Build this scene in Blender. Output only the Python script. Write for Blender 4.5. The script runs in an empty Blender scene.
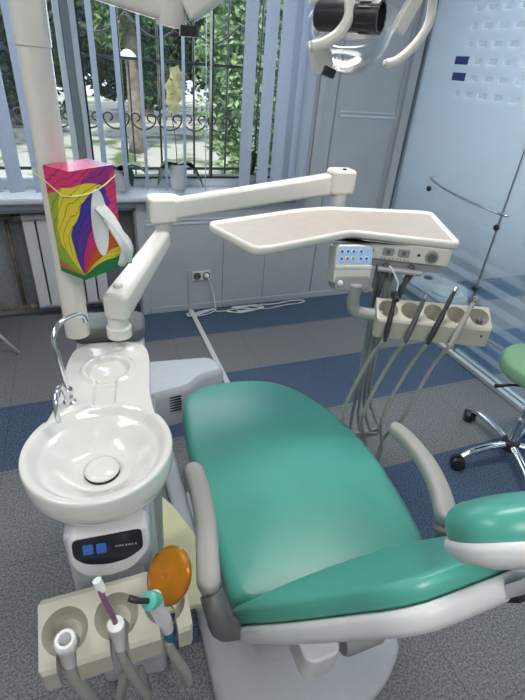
import bpy, bmesh, math, random
from mathutils import Vector, Matrix, noise
random.seed(7)
PI = math.pi
sc = bpy.context.scene
COL = sc.collection

# ------------------------------------------------------------------ camera
CAM_H = 1.72
cd = bpy.data.cameras.new('camera'); cam = bpy.data.objects.new('camera', cd); COL.objects.link(cam)
RX = Vector((0.93305554, -0.3521721, 0.07336336)); RU = Vector((0.13195371, 0.52478519, 0.84094514)); RF = Vector((0.33465742, 0.77496795, -0.53612414))
cam.matrix_world = Matrix(((RX.x, RU.x, -RF.x, 0), (RX.y, RU.y, -RF.y, 0), (RX.z, RU.z, -RF.z, CAM_H), (0, 0, 0, 1)))
cd.sensor_fit = 'HORIZONTAL'; cd.sensor_width = 36; cd.lens = 36 * 452.07 / 525; cd.clip_start = .02
sc.camera = cam

# ------------------------------------------------------------------ world, sun, lights, exposure
sc.view_settings.view_transform = 'Standard'; sc.view_settings.look = 'None'
sc.view_settings.gamma = 1; sc.view_settings.exposure = 1.1; sc.view_settings.use_curve_mapping = False
w = bpy.data.worlds.new('world'); sc.world = w; w.use_nodes = True
bg = w.node_tree.nodes['Background']; bg.inputs[0].default_value = (.8, .9, 1, 1); bg.inputs[1].default_value = .75
def lamp(name, kind, loc, rot, energy, color=(1, 1, 1), size=None, size_y=None, angle=None):
    l = bpy.data.lights.new(name, kind); l.energy = energy; l.color = color
    if kind == 'AREA': l.shape = 'RECTANGLE'; l.size = size; l.size_y = size_y
    if angle is not None: l.angle = angle
    o = bpy.data.objects.new(name, l); COL.objects.link(o); o.location = loc; o.rotation_euler = rot
    return o
lamp('sun', 'SUN', (0, 0, 8), (math.radians(38), 0, math.radians(-20)), 2.3, (1, .95, .85), angle=.02)
lamp('window_daylight', 'AREA', (.4, 3.75, 2.0), (math.radians(-62), 0, 0), 26, (.85, .93, 1), 2.6, 1.4)
lamp('ceiling_panel_front', 'AREA', (.9, 1.35, 2.76), (0, 0, 0), 13, (1, .98, .96), 1.2, .3)
lamp('ceiling_panel_rear', 'AREA', (.3, -1.0, 2.76), (0, 0, 0), 17, (1, .985, .96), 1.2, .6)
lamp('ceiling_panel_next_room', 'AREA', (4.0, 1.6, 2.76), (0, 0, 0), 62, (.92, .96, 1), 2.2, 2.0)
lamp('added_left_fill', 'AREA', (-1.3, .7, 2.76), (0, 0, 0), 9, (1, .985, .96), .5, 1.2)  # unseen lamp added to put a highlight on the seat's lower left

# ------------------------------------------------------------------ materials
MATS = {}
def mat(name, col, rough=.5, metal=0, noise_amt=0, scale=30, bump=0, trans=0, coat=0, emit=None, bscale=None):
    m = bpy.data.materials.new(name); m.use_nodes = True; nt = m.node_tree; b = nt.nodes['Principled BSDF']
    b.inputs['Roughness'].default_value = rough; b.inputs['Metallic'].default_value = metal
    b.inputs['Transmission Weight'].default_value = trans; b.inputs['Coat Weight'].default_value = coat
    tc = nt.nodes.new('ShaderNodeTexCoord'); n = nt.nodes.new('ShaderNodeTexNoise'); n.inputs['Scale'].default_value = scale; n.inputs['Detail'].default_value = 4
    nt.links.new(tc.outputs['Object'], n.inputs['Vector'])
    r = nt.nodes.new('ShaderNodeValToRGB'); k = noise_amt
    r.color_ramp.elements[0].position = .35; r.color_ramp.elements[1].position = .65
    r.color_ramp.elements[0].color = (*[c * (1 - k) for c in col], 1); r.color_ramp.elements[1].color = (*[min(1, c * (1 + k)) for c in col], 1)
    nt.links.new(n.outputs['Fac'], r.inputs['Fac']); nt.links.new(r.outputs['Color'], b.inputs['Base Color'])
    if bump:
        n2 = nt.nodes.new('ShaderNodeTexNoise'); n2.inputs['Scale'].default_value = bscale or scale * 4
        nt.links.new(tc.outputs['Object'], n2.inputs['Vector'])
        bp = nt.nodes.new('ShaderNodeBump'); bp.inputs['Strength'].default_value = bump; bp.inputs['Distance'].default_value = .002
        nt.links.new(n2.outputs['Fac'], bp.inputs['Height']); nt.links.new(bp.outputs['Normal'], b.inputs['Normal'])
    if emit: b.inputs['Emission Color'].default_value = (*emit[0], 1); b.inputs['Emission Strength'].default_value = emit[1]
    MATS[name] = m; return m
M = MATS
mat('wall_panel', (.43, .46, .49), .55, noise_amt=.03, scale=5, bump=.05)
mat('wall_plain', (.55, .56, .56), .8, noise_amt=.03)
mat('ceiling_white', (.75, .75, .74), .9, noise_amt=.02)
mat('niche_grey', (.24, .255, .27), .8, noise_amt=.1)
mat('sill_white', (.56, .59, .63), .35, noise_amt=.03)
mat('frame_white', (.6, .66, .72), .35, noise_amt=.02)
mat('frame_grey', (.22, .26, .29), .45, noise_amt=.05)
mat('radiator_white', (.62, .63, .64), .4, noise_amt=.03)
mat('pipe_rust', (.16, .13, .1), .6, noise_amt=.4, scale=20)
mat('rail_metal', (.6, .62, .64), .35, .3, noise_amt=.05)
mat('aluminium', (.55, .57, .6), .35, 1, noise_amt=.05)
mat('chrome', (.75, .76, .78), .12, 1)
mat('iron_black', (.015, .016, .02), .5, noise_amt=.2)
mat('cream_plastic', (.74, .725, .67), .32, noise_amt=.02, coat=.2)
mat('white_enamel', (.74, .735, .70), .14, noise_amt=.01, coat=.6)
mat('white_plastic', (.66, .67, .68), .35, noise_amt=.02)
mat('cool_white', (.5, .52, .56), .35, noise_amt=.02)
mat('holder_beige', (.45, .435, .365), .45, noise_amt=.03, bump=.03)
mat('holder_cup', (.46, .44, .35), .5, noise_amt=.04)
mat('armrest_greige', (.36, .35, .33), .42, noise_amt=.04, scale=12)
mat('grey_plastic', (.12, .125, .125), .45, noise_amt=.05)
mat('mid_grey', (.3, .31, .31), .45, noise_amt=.04)
mat('tray_beige', (.45, .4, .36), .5, noise_amt=.03)
mat('vinyl_green', (.08, .36, .29), .3, noise_amt=.03, scale=6, bump=.06, bscale=500)
mat('stool_green', (.24, .44, .25), .45, noise_amt=.03, bump=.05)
mat('dark_plastic', (.02, .021, .023), .35, noise_amt=.1)
mat('hose_grey', (.36, .36, .33), .45, noise_amt=.04)
mat('hose_dark', (.07, .075, .08), .45, noise_amt=.05)
mat('pale_yellow', (.68, .67, .42), .5, noise_amt=.02)
mat('shield_orange', (.95, .45, .02), .12, noise_amt=.02, trans=.75)
mat('teal_plastic', (.1, .5, .42), .35, noise_amt=.05)
mat('blue_plastic', (.02, .13, .22), .35, noise_amt=.05)
mat('purple_tube', (.2, .1, .19), .25, noise_amt=.05)
mat('pure_white', (.8, .8, .8), .5, noise_amt=.02)
mat('tissue_white', (.78, .8, .8), .9, noise_amt=.03)
mat('display_black', (.012, .016, .025), .15)
mat('display_blue', (.03, .1, .4), .3, emit=((.08, .2, .6), .07))
mat('key_blue', (.3, .48, .72), .35, emit=((.3, .5, .8), .12))
mat('icon_blue', (.04, .12, .45), .4); mat('icon_red', (.6, .08, .05), .4); mat('icon_green', (.1, .4, .1), .4); mat('icon_white', (.75, .8, .85), .4)
mat('slat_fabric', (.58, .64, .74), .8, noise_amt=.04, scale=60)
mat('leaf_dark', (.02, .05, .022), .4, noise_amt=.3, scale=10)
mat('petal', (.85, .76, .42), .6, noise_amt=.25, scale=20)
mat('bark', (.2, .17, .14), .9, noise_amt=.4, scale=6, bump=.3)
mat('black_slot', (.01, .01, .01), .4)
mat('sticker_blue', (.05, .08, .25), .4)
mat('soil', (.04, .03, .02), .9, noise_amt=.3)
def translucent(name, amt):
    m = M[name]; nt = m.node_tree; b = nt.nodes['Principled BSDF']; out = nt.nodes['Material Output']
    t = nt.nodes.new('ShaderNodeBsdfTranslucent'); mx = nt.nodes.new('ShaderNodeMixShader'); mx.inputs[0].default_value = amt
    nt.links.new(b.inputs['Base Color'].links[0].from_socket, t.inputs[0]); nt.links.new(b.outputs[0], mx.inputs[1]); nt.links.new(t.outputs[0], mx.inputs[2]); nt.links.new(mx.outputs[0], out.inputs[0])
translucent('slat_fabric', .4)

def nodes(name):
    m = bpy.data.materials.new(name); m.use_nodes = True; nt = m.node_tree; nt.nodes.clear(); M[name] = m
    return m, nt, (lambda t, **k: nt.nodes.new(t))
def math_n(nt, op, a, b=None, c=None):
    n = nt.nodes.new('ShaderNodeMath'); n.operation = op
    for i, v in enumerate((a, b, c)):
        if v is None: continue
        if isinstance(v, (int, float)): n.inputs[i].default_value = v
        else: nt.links.new(v, n.inputs[i])
    return n.outputs[0]
def band(nt, v, lo, hi):
    return math_n(nt, 'MULTIPLY', math_n(nt, 'GREATER_THAN', v, lo), math_n(nt, 'LESS_THAN', v, hi))
# carpet tiles: 0.5 m squares, grey with blue rows
m, nt, N = nodes('carpet')
out = N('ShaderNodeOutputMaterial'); b = N('ShaderNodeBsdfPrincipled'); b.inputs['Roughness'].default_value = .95; b.inputs['Specular IOR Level'].default_value = .15
nt.links.new(b.outputs[0], out.inputs[0])
tc = N('ShaderNodeTexCoord'); sp = N('ShaderNodeSeparateXYZ'); nt.links.new(tc.outputs['Object'], sp.inputs[0]); X, Y = sp.outputs[0], sp.outputs[1]
b3 = math_n(nt, 'MULTIPLY', band(nt, Y, .77, 1.27), math_n(nt, 'GREATER_THAN', X, -.009))
b1 = math_n(nt, 'MULTIPLY', band(nt, Y, 2.785, 3.4), math_n(nt, 'GREATER_THAN', X, -.009))
blue = math_n(nt, 'MAXIMUM', math_n(nt, 'MAXIMUM', b1, band(nt, Y, 1.787, 2.287)), b3)
n1 = N('ShaderNodeTexNoise'); n1.inputs['Scale'].default_value = 130; n1.inputs['Detail'].default_value = 6; n1.inputs['Roughness'].default_value = .8; nt.links.new(tc.outputs['Object'], n1.inputs['Vector'])
def ramp(c0, c1, src, p0=.42, p1=.6):
    r = N('ShaderNodeValToRGB'); r.color_ramp.elements[0].color = (*c0, 1); r.color_ramp.elements[1].color = (*c1, 1); r.color_ramp.elements[0].position = p0; r.color_ramp.elements[1].position = p1
    nt.links.new(src, r.inputs[0]); return r.outputs[0]
cg = ramp((.1, .106, .118), (.31, .315, .325), n1.outputs['Fac']); cb = ramp((.028, .05, .098), (.14, .19, .27), n1.outputs['Fac'])
mx = N('ShaderNodeMix'); mx.data_type = 'RGBA'; nt.links.new(blue, mx.inputs[0]); nt.links.new(cg, mx.inputs[6]); nt.links.new(cb, mx.inputs[7])
def seam(v, off):
    f = math_n(nt, 'FRACT', math_n(nt, 'MULTIPLY', math_n(nt, 'ADD', v, off), 2))
    return math_n(nt, 'LESS_THAN', math_n(nt, 'ABSOLUTE', math_n(nt, 'SUBTRACT', f, .5)), .004)
sm = math_n(nt, 'MAXIMUM', seam(X, 10.259), seam(Y, 10.98 - .5))
mx2 = N('ShaderNodeMix'); mx2.data_type = 'RGBA'; nt.links.new(math_n(nt, 'MULTIPLY', sm, .35), mx2.inputs[0]); nt.links.new(mx.outputs[2], mx2.inputs[6]); mx2.inputs[7].default_value = (.01, .01, .012, 1)
nt.links.new(mx2.outputs[2], b.inputs['Base Color'])
bp = N('ShaderNodeBump'); bp.inputs['Strength'].default_value = .25; bp.inputs['Distance'].default_value = .002; nt.links.new(n1.outputs['Fac'], bp.inputs['Height']); nt.links.new(bp.outputs[0], b.inputs['Normal'])
# clear glass
def glassy(name, tint=(.95, .97, .98), gl=.08):
    m, nt, N = nodes(name)
    out = N('ShaderNodeOutputMaterial'); t = N('ShaderNodeBsdfTransparent'); g = N('ShaderNodeBsdfGlossy'); mx = N('ShaderNodeMixShader')
    t.inputs[0].default_value = (*tint, 1); g.inputs['Roughness'].default_value = .03; lw = N('ShaderNodeLayerWeight'); lw.inputs[0].default_value = .25
    f = math_n(nt, 'ADD', math_n(nt, 'MULTIPLY', lw.outputs['Fresnel'], .6 if 'clear' in name else .3), gl)
    nt.links.new(f, mx.inputs[0]); nt.links.new(t.outputs[0], mx.inputs[1]); nt.links.new(g.outputs[0], mx.inputs[2]); nt.links.new(mx.outputs[0], out.inputs[0])
    return m
glassy('clear_glass', gl=.02); glassy('lamp_glass', (.985, .99, .99), .03)
# frosted partition: film above waist height with rows of clear squares, thin clear/frost stripes below
m, nt, N = nodes('frosted_glass')
out = N('ShaderNodeOutputMaterial'); t = N('ShaderNodeBsdfTransparent'); t.inputs[0].default_value = (.8, .88, .9, 1)
g = N('ShaderNodeBsdfGlossy'); g.inputs['Roughness'].default_value = .06
d = N('ShaderNodeBsdfDiffuse'); d.inputs[0].default_value = (.6, .65, .70, 1); tl = N('ShaderNodeBsdfTranslucent'); tl.inputs[0].default_value = (.62, .70, .78, 1)
fr = N('ShaderNodeMixShader'); fr.inputs[0].default_value = .6; nt.links.new(d.outputs[0], fr.inputs[1]); nt.links.new(tl.outputs[0], fr.inputs[2])
tc = N('ShaderNodeTexCoord'); sp = N('ShaderNodeSeparateXYZ'); nt.links.new(tc.outputs['Object'], sp.inputs[0]); Yc, Zc = sp.outputs[1], sp.outputs[2]
mr = N('ShaderNodeMapRange'); mr.inputs[1].default_value = .6; mr.inputs[2].default_value = 1.5; nt.links.new(Zc, mr.inputs[0]); rise = mr.outputs[0]   # duty of the frosted stripes
st = math_n(nt, 'FRACT', math_n(nt, 'MULTIPLY', Zc, 9.0))
stripe = math_n(nt, 'MULTIPLY', math_n(nt, 'LESS_THAN', st, .45), math_n(nt, 'MULTIPLY', math_n(nt, 'GREATER_THAN', Zc, .12), .22))
base = math_n(nt, 'MAXIMUM', stripe, math_n(nt, 'MULTIPLY', rise, .82))
sq = math_n(nt, 'MULTIPLY', math_n(nt, 'LESS_THAN', math_n(nt, 'FRACT', math_n(nt, 'MULTIPLY', Yc, 8)), .62), math_n(nt, 'LESS_THAN', math_n(nt, 'FRACT', math_n(nt, 'MULTIPLY', math_n(nt, 'SUBTRACT', Zc, 1.625), 11)), .34))
sq = math_n(nt, 'MULTIPLY', sq, band(nt, Zc, 1.62, 2.4)); sq = math_n(nt, 'MULTIPLY', sq, math_n(nt, 'LESS_THAN', Yc, 2.80))
fac = math_n(nt, 'MULTIPLY', base, math_n(nt, 'SUBTRACT', 1, math_n(nt, 'MULTIPLY', sq, .8)))
a1 = N('ShaderNodeMixShader'); lw = N('ShaderNodeLayerWeight'); lw.inputs[0].default_value = .3
nt.links.new(math_n(nt, 'ADD', math_n(nt, 'MULTIPLY', lw.outputs['Fresnel'], .5), .05), a1.inputs[0]); nt.links.new(t.outputs[0], a1.inputs[1]); nt.links.new(g.outputs[0], a1.inputs[2])
a2 = N('ShaderNodeMixShader'); nt.links.new(fac, a2.inputs[0]); nt.links.new(a1.outputs[0], a2.inputs[1]); nt.links.new(fr.outputs[0], a2.inputs[2]); nt.links.new(a2.outputs[0], out.inputs[0])
# leafy greens
for nm, c0, c1 in (('foliage_dark', (.015, .05, .018), (.1, .2, .07)), ('foliage_mid', (.05, .13, .04), (.28, .42, .18)), ('foliage_light', (.1, .2, .08), (.45, .6, .32))):
    m, nt, N = nodes(nm); out = N('ShaderNodeOutputMaterial'); b = N('ShaderNodeBsdfPrincipled'); b.inputs['Roughness'].default_value = .5
    tc = N('ShaderNodeTexCoord'); n1 = N('ShaderNodeTexNoise'); n1.inputs['Scale'].default_value = 9; nt.links.new(tc.outputs['Object'], n1.inputs['Vector'])
    c = ramp(c0, c1, n1.outputs['Fac']); nt.links.new(c, b.inputs['Base Color'])
    tl = N('ShaderNodeBsdfTranslucent'); nt.links.new(c, tl.inputs[0]); mxs = N('ShaderNodeMixShader'); mxs.inputs[0].default_value = .35
    nt.links.new(b.outputs[0], mxs.inputs[1]); nt.links.new(tl.outputs[0], mxs.inputs[2]); nt.links.new(mxs.outputs[0], out.inputs[0])
m, nt, N = nodes('ground_outside'); out = N('ShaderNodeOutputMaterial'); b = N('ShaderNodeBsdfPrincipled'); b.inputs['Roughness'].default_value = .95; nt.links.new(b.outputs[0], out.inputs[0])
tc = N('ShaderNodeTexCoord'); n1 = N('ShaderNodeTexNoise'); n1.inputs['Scale'].default_value = 1.4; n1.inputs['Detail'].default_value = 6; nt.links.new(tc.outputs['Object'], n1.inputs['Vector'])
nt.links.new(ramp((.1, .14, .06), (.42, .42, .38), n1.outputs['Fac'], .38, .5), b.inputs['Base Color'])
# tissue-box print: swooping petals of strong colour
m, nt, N = nodes('petal_print'); out = N('ShaderNodeOutputMaterial'); b = N('ShaderNodeBsdfPrincipled'); b.inputs['Roughness'].default_value = .3; nt.links.new(b.outputs[0], out.inputs[0])
tc = N('ShaderNodeTexCoord'); sp = N('ShaderNodeSeparateXYZ'); nt.links.new(tc.outputs['Object'], sp.inputs[0])
px_ = math_n(nt, 'SUBTRACT', sp.outputs[0], .004); pz_ = math_n(nt, 'ADD', sp.outputs[2], -.012)
rad = math_n(nt, 'SQRT', math_n(nt, 'ADD', math_n(nt, 'MULTIPLY', px_, px_), math_n(nt, 'MULTIPLY', pz_, pz_)))
ang = math_n(nt, 'DIVIDE', math_n(nt, 'ARCTAN2', pz_, px_), PI)
nz = N('ShaderNodeTexNoise'); nz.inputs['Scale'].default_value = 14; nt.links.new(tc.outputs['Object'], nz.inputs['Vector'])
tw = math_n(nt, 'ADD', math_n(nt, 'ADD', ang, math_n(nt, 'MULTIPLY', rad, 1.1)), math_n(nt, 'MULTIPLY', math_n(nt, 'SUBTRACT', nz.outputs['Fac'], .5), .12))
r = N('ShaderNodeValToRGB'); r.color_ramp.interpolation = 'CONSTANT'; nt.links.new(tw, r.inputs[0])
cols = [(0, (.02, .2, .06)), (.17, (.75, .6, .03)), (.25, (.65, .12, .02)), (.38, (.7, .05, .05)), (.46, (.65, .04, .2)), (.53, (.12, .03, .3)), (.6, (.05, .03, .3)), (.655, (.75, .62, .03)), (.76, (.3, .42, .03)), (.93, (.22, .3, .02)), (.99, (.6, .1, .03))]
el = r.color_ramp.elements
for i, (p, c) in enumerate(cols):
    e = el[i] if i < 2 else el.new(p)
    e.position = p; e.color = (*c, 1)
topm = math_n(nt, 'GREATER_THAN', math_n(nt, 'ADD', math_n(nt, 'ADD', rad, math_n(nt, 'MULTIPLY', math_n(nt, 'GREATER_THAN', sp.outputs[2], .255), 1.0)), math_n(nt, 'MULTIPLY', math_n(nt, 'SINE', math_n(nt, 'MULTIPLY', tw, 16)), .02)), .195)
tcx = ramp((.68, .03, .16), (.3, .02, .2), math_n(nt, 'SINE', math_n(nt, 'MULTIPLY', tw, 30)), .45, .55)
m0 = N('ShaderNodeMix'); m0.data_type = 'RGBA'; nt.links.new(topm, m0.inputs[0]); nt.links.new(r.outputs[0], m0.inputs[6]); nt.links.new(tcx, m0.inputs[7])
mx = N('ShaderNodeMix'); mx.data_type = 'RGBA'
nt.links.new(math_n(nt, 'MULTIPLY', math_n(nt, 'LESS_THAN', math_n(nt, 'FRACT', math_n(nt, 'MULTIPLY', math_n(nt, 'ADD', tw, math_n(nt, 'MULTIPLY', rad, .8)), 24)), .13), .6), mx.inputs[0]); nt.links.new(m0.outputs[2], mx.inputs[6]); mx.inputs[7].default_value = (.03, .01, .03, 1)
nt.links.new(mx.outputs[2], b.inputs['Base Color'])

# ------------------------------------------------------------------ helpers
def link(name, me, m, parent=None, smooth=False, bevel=0, seg=2, origin=None):
    o = bpy.data.objects.new(name, me)
    root = parent
    off = Vector((0, 0, 0))
    while root is not None: off += root.location; root = root.parent
    if origin is None and parent is None:
        cs = [v.co for v in me.vertices]
        origin = Vector(((min(c.x for c in cs) + max(c.x for c in cs)) / 2, (min(c.y for c in cs) + max(c.y for c in cs)) / 2, min(c.z for c in cs)))
    if origin is not None:
        loc = Vector(origin) - off; o.location = loc; off = Vector(origin)
    me.transform(Matrix.Translation(-off))
    if isinstance(m, str): m = M[m]
    me.materials.append(m)
    COL.objects.link(o); o.parent = parent
    if bevel:
        bv = o.modifiers.new('b', 'BEVEL'); bv.width = bevel; bv.segments = seg; bv.limit_method = 'ANGLE'; bv.angle_limit = math.radians(35)
        smooth = True
    if smooth:
        for p in me.polygons: p.use_smooth = True
        if bevel or smooth == 'auto': me.set_sharp_from_angle(angle=math.radians(40)) if not bevel else None
        if bevel:
            wn = o.modifiers.new('w', 'WEIGHTED_NORMAL'); wn.keep_sharp = True
    return o
def me_from(verts, faces):
    me = bpy.data.meshes.new('m'); me.from_pydata([tuple(v) for v in verts], [], faces); me.update()
    bm = bmesh.new(); bm.from_mesh(me); bmesh.ops.recalc_face_normals(bm, faces=bm.faces); bm.to_mesh(me); bm.free(); return me
class MB:
    def __init__(s): s.v = []; s.f = []
    def add(s, v, f):
        n = len(s.v); s.v += [Vector(a) for a in v]; s.f += [tuple(i + n for i in q) for q in f]; return s
    def box(s, x0, x1, y0, y1, z0, z1, mtx=None):
        v = [Vector((x, y, z)) for z in (z0, z1) for y in (y0, y1) for x in (x0, x1)]
        if mtx: v = [mtx @ a for a in v]
        return s.add(v, [(0, 1, 3, 2), (4, 5, 7, 6), (0, 1, 5, 4), (2, 3, 7, 6), (0, 2, 6, 4), (1, 3, 7, 5)])
    def prism(s, pts, z0, z1, fn=None):
        n = len(pts); v = [Vector((p[0], p[1], z0)) for p in pts] + [Vector((p[0], p[1], z1)) for p in pts]
        if fn: v = [fn(a) for a in v]
        return s.add(v, [tuple(range(n - 1, -1, -1)), tuple(range(n, 2 * n))] + [(i, (i + 1) % n, n + (i + 1) % n, n + i) for i in range(n)])
    def rings(s, rings, cap=True, closed=False):
        n = len(rings[0]); v = [p for r in rings for p in r]; f = []
        k = len(rings)
        for j in range(k if closed else k - 1):
            for i in range(n):
                a = j * n + i; b_ = j * n + (i + 1) % n; j2 = (j + 1) % k
                f.append((a, b_, j2 * n + (i + 1) % n, j2 * n + i))
        if cap and not closed: f += [tuple(range(n - 1, -1, -1)), tuple(range((k - 1) * n, k * n))]
        return s.add(v, f)
    def tube(s, pts, r, n=12, closed=False, flat=None):
        pts = [Vector(p) for p in pts]; k = len(pts); rr = r if isinstance(r, (list, tuple)) else [r] * k
        up = Vector((0, 0, 1)); prev = None; rings = []
        for i, p in enumerate(pts):
            if closed: t = pts[(i + 1) % k] - pts[i - 1]
            else: t = pts[min(i + 1, k - 1)] - pts[max(i - 1, 0)]
            t.normalize()
            if prev is None:
                a = up if abs(t.z) < .9 else Vector((1, 0, 0)); nrm = (a - t * a.dot(t)).normalized()
            else: nrm = (prev - t * prev.dot(t)).normalized()
            prev = nrm; bn = t.cross(nrm)
            rings.append([p + (nrm * math.cos(q * 2 * PI / n) + bn * math.sin(q * 2 * PI / n)) * rr[i] for q in range(n)])
        return s.rings(rings, True, closed)
    def lathe(s, prof, c=(0, 0, 0), axis=(0, 0, 1), n=32):
        ax = Vector(axis).normalized(); q = ax.to_track_quat('Z', 'Y'); c = Vector(c)
        rings = [[c + q @ Vector((max(r, 1e-4) * math.cos(i * 2 * PI / n), max(r, 1e-4) * math.sin(i * 2 * PI / n), z)) for i in range(n)] for r, z in prof]
        return s.rings(rings)
    def mesh(s): return me_from(s.v, s.f)
    def build(s, name, m, parent=None, **k): return link(name, s.mesh(), m, parent, **k)
def spline(pts, n=8, closed=False):
    P = [Vector(p) for p in pts]; k = len(P); out = []
    rng = range(k if closed else k - 1)
    for i in rng:
        if closed: a, b_, c, d_ = P[i - 1], P[i], P[(i + 1) % k], P[(i + 2) % k]
        else: a, b_, c, d_ = P[max(i - 1, 0)], P[i], P[i + 1], P[min(i + 2, k - 1)]
        for j in range(n):
            t = j / n
            out.append(.5 * ((2 * b_) + (-a + c) * t + (2 * a - 5 * b_ + 4 * c - d_) * t * t + (-a + 3 * b_ - 3 * c + d_) * t ** 3))
    if not closed: out.append(P[-1])
    return out
def rrect(x0, x1, y0, y1, r, n=6):
    o = []
    for cx, cy, a in ((x1 - r, y1 - r, 0), (x0 + r, y1 - r, 90), (x0 + r, y0 + r, 180), (x1 - r, y0 + r, 270)):
        for i in range(n + 1):
            t = math.radians(a + 90 * i / n); o.append((cx + r * math.cos(t), cy + r * math.sin(t)))
    return o
def roundpoly(pts, r, n=5):
    o = []; k = len(pts)
    for i in range(k):
        p = Vector(pts[i][:2]); a = Vector(pts[i - 1][:2]); c = Vector(pts[(i + 1) % k][:2])
        rr = min(r, (a - p).length * .45, (c - p).length * .45); p0 = p + (a - p).normalized() * rr; p1 = p + (c - p).normalized() * rr
        for j in range(n + 1):
            t = j / n; q = p0 * (1 - t) ** 2 + p * 2 * t * (1 - t) + p1 * t * t; o.append((q.x, q.y))
    return o
def offset(pts, d_):
    k = len(pts); o = []
    area = sum(pts[i][0] * pts[(i + 1) % k][1] - pts[(i + 1) % k][0] * pts[i][1] for i in range(k)); s = 1 if area > 0 else -1
    for i in range(k):
        a = Vector(pts[i - 1][:2]); c = Vector(pts[(i + 1) % k][:2]); t = (c - a).normalized(); nrm = Vector((-t.y, t.x)) * s
        o.append((pts[i][0] + nrm.x * d_, pts[i][1] + nrm.y * d_))
    return o
def pad(mb, outline, fn, th, rr, top=None, rings_in=7, crown=.01, bot_in=.01):
    # a rounded cushion over a smooth outline; fn maps local (u, v, w) to the world
    k = len(outline); c = Vector((sum(p[0] for p in outline) / k, sum(p[1] for p in outline) / k))
    top = top or (lambda u, v: 0); R_ = []
    def ring(d_, wofs, tied=True):
        o = offset(outline, d_); return [fn(Vector((p[0], p[1], (top(p[0], p[1])) + wofs))) for p in o]
    R_.append(ring(bot_in + rr * .6, -th)); R_.append(ring(bot_in * .4, -th)); R_.append(ring(0, -th + .01))
    for i in range(6):
        a = i / 5 * PI / 2; R_.append(ring(rr * (1 - math.cos(a)), -rr * .8 + rr * .8 * math.sin(a)))
    base = offset(outline, rr)
    for j in range(1, rings_in + 1):
        s = 1 - j / rings_in * .985
        pts = [Vector((c.x + (p[0] - c.x) * s, c.y + (p[1] - c.y) * s)) for p in base]
        R_.append([fn(Vector((p.x, p.y, top(p.x, p.y) + crown * (1 - s * s)))) for p in pts])
    mb.rings(R_); return mb
def thing(name, label, cat, loc, group=None, kind=None):
    o = bpy.data.objects.new(name, None); COL.objects.link(o); o.location = loc; o.empty_display_size = .05
    if kind: o['kind'] = kind
    else: o['label'] = label; o['category'] = cat
    if group: o['group'] = group
    return o
def tag(o, label, cat, group=None, kind=None):
    o['label'] = label; o['category'] = cat
    if group: o['group'] = group
    if kind: o['kind'] = kind
    return o
def struct(o, label=None):
    o['kind'] = 'structure'
    if label: o['label'] = label
    return o
def carve(o, cutters):
    for c in cutters:
        me = c.mesh(); co = bpy.data.objects.new('cut', me); COL.objects.link(co)
        co.matrix_world = Matrix.Identity(4)
        bo = o.modifiers.new('x', 'BOOLEAN'); bo.object = co; bo.operation = 'DIFFERENCE'; bo.solver = 'EXACT'
        off = Vector((0, 0, 0)); r_ = o
        while r_ is not None: off += r_.location; r_ = r_.parent
        me.transform(Matrix.Translation(-off)); co.location = off
        bpy.context.view_layer.update(); dg = bpy.context.evaluated_depsgraph_get()
        nm = bpy.data.meshes.new_from_object(o.evaluated_get(dg)); o.modifiers.remove(bo); o.data = nm
        bpy.data.objects.remove(co)
    return o

# ================================================================== ROOM SHELL
WY = 3.2
struct(MB().box(-2.6, 6, -2.4, 3.45, -.06, 0).build('floor', 'carpet', origin=(0, 0, 0)), 'grey and blue carpet tile floor')
struct(MB().box(-2.6, 6, -2.4, 3.55, 2.8, 2.9).build('ceiling', 'ceiling_white'))
wb = MB()
wb.box(.35, 1.55, WY, 3.5, 0, .88); wb.box(-1.3, .35, WY, 3.5, .82, .88); wb.box(-1.3, .35, 3.42, 3.5, 0, .82)
wb.box(1.55, 6, WY, 3.5, 0, 2.8); wb.box(-1.3, 1.55, WY, 3.5, 2.5, 2.8); wb.box(-2.6, -1.3, WY, 3.5, 0, 2.8)
struct(wb.build('wall_back', 'wall_panel'), 'grey panelled back wall under the window')
struct(MB().box(-2.7, -2.6, -2.4, 3.5, 0, 2.8).build('wall_left', 'wall_plain'))
struct(MB().box(-2.6, 6, -2.5, -2.4, 0, 2.8).build('wall_rear', 'wall_plain'))
struct(MB().box(6, 6.1, -2.4, 3.5, 0, 2.8).build('wall_far', 'wall_plain'))
# niche lining
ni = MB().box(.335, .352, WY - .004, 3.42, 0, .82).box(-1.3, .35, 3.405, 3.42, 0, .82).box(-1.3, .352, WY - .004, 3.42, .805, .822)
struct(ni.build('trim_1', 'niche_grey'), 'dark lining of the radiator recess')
nt_ = MB().box(.35, .405, WY - .012, WY, 0, .85)
struct(nt_.build('trim_2', 'wall_panel', bevel=.003))
# panel joints and rails on the back wall
def rail(i, x0, x1, z, z1=None): struct(MB().box(x0, x1, WY - .008, WY, z, z1 or z + .012).box(x0, x1, WY - .008, WY, z + .03, z + .038).build('trim_%d' % i, 'frame_white'))
rail(3, .41, 1.75, .695); rail(4, 1.82, 2.31, 1.43)
struct(MB().box(1.775, 1.785, WY - .004, WY, 0, 2.8).build('trim_5', 'frame_grey'))
struct(MB().box(1.63, 1.68, WY - .02, WY, .93, 2.6).box(1.57, 1.6, WY - .03, WY, .93, 2.6).build('trim_6', 'wall_panel', bevel=.004))
struct(MB().box(2.29, 2.3, WY - .012, WY, 0, 2.8).box(2.33, 2.4, WY - .03, WY, 0, 2.8).build('trim_7', 'wall_panel', bevel=.003))
struct(MB().box(.41, 2.42, WY - .012, WY, 0, .05).build('baseboard_back', 'wall_panel', bevel=.003))
struct(MB().box(.98, .985, WY - .003, WY, .05, .69).box(1.33, 1.335, WY - .003, WY, .05, .69).box(1.26, 1.55, WY - .01, WY, .83, .87).build('trim_8', 'frame_grey'))
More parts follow.
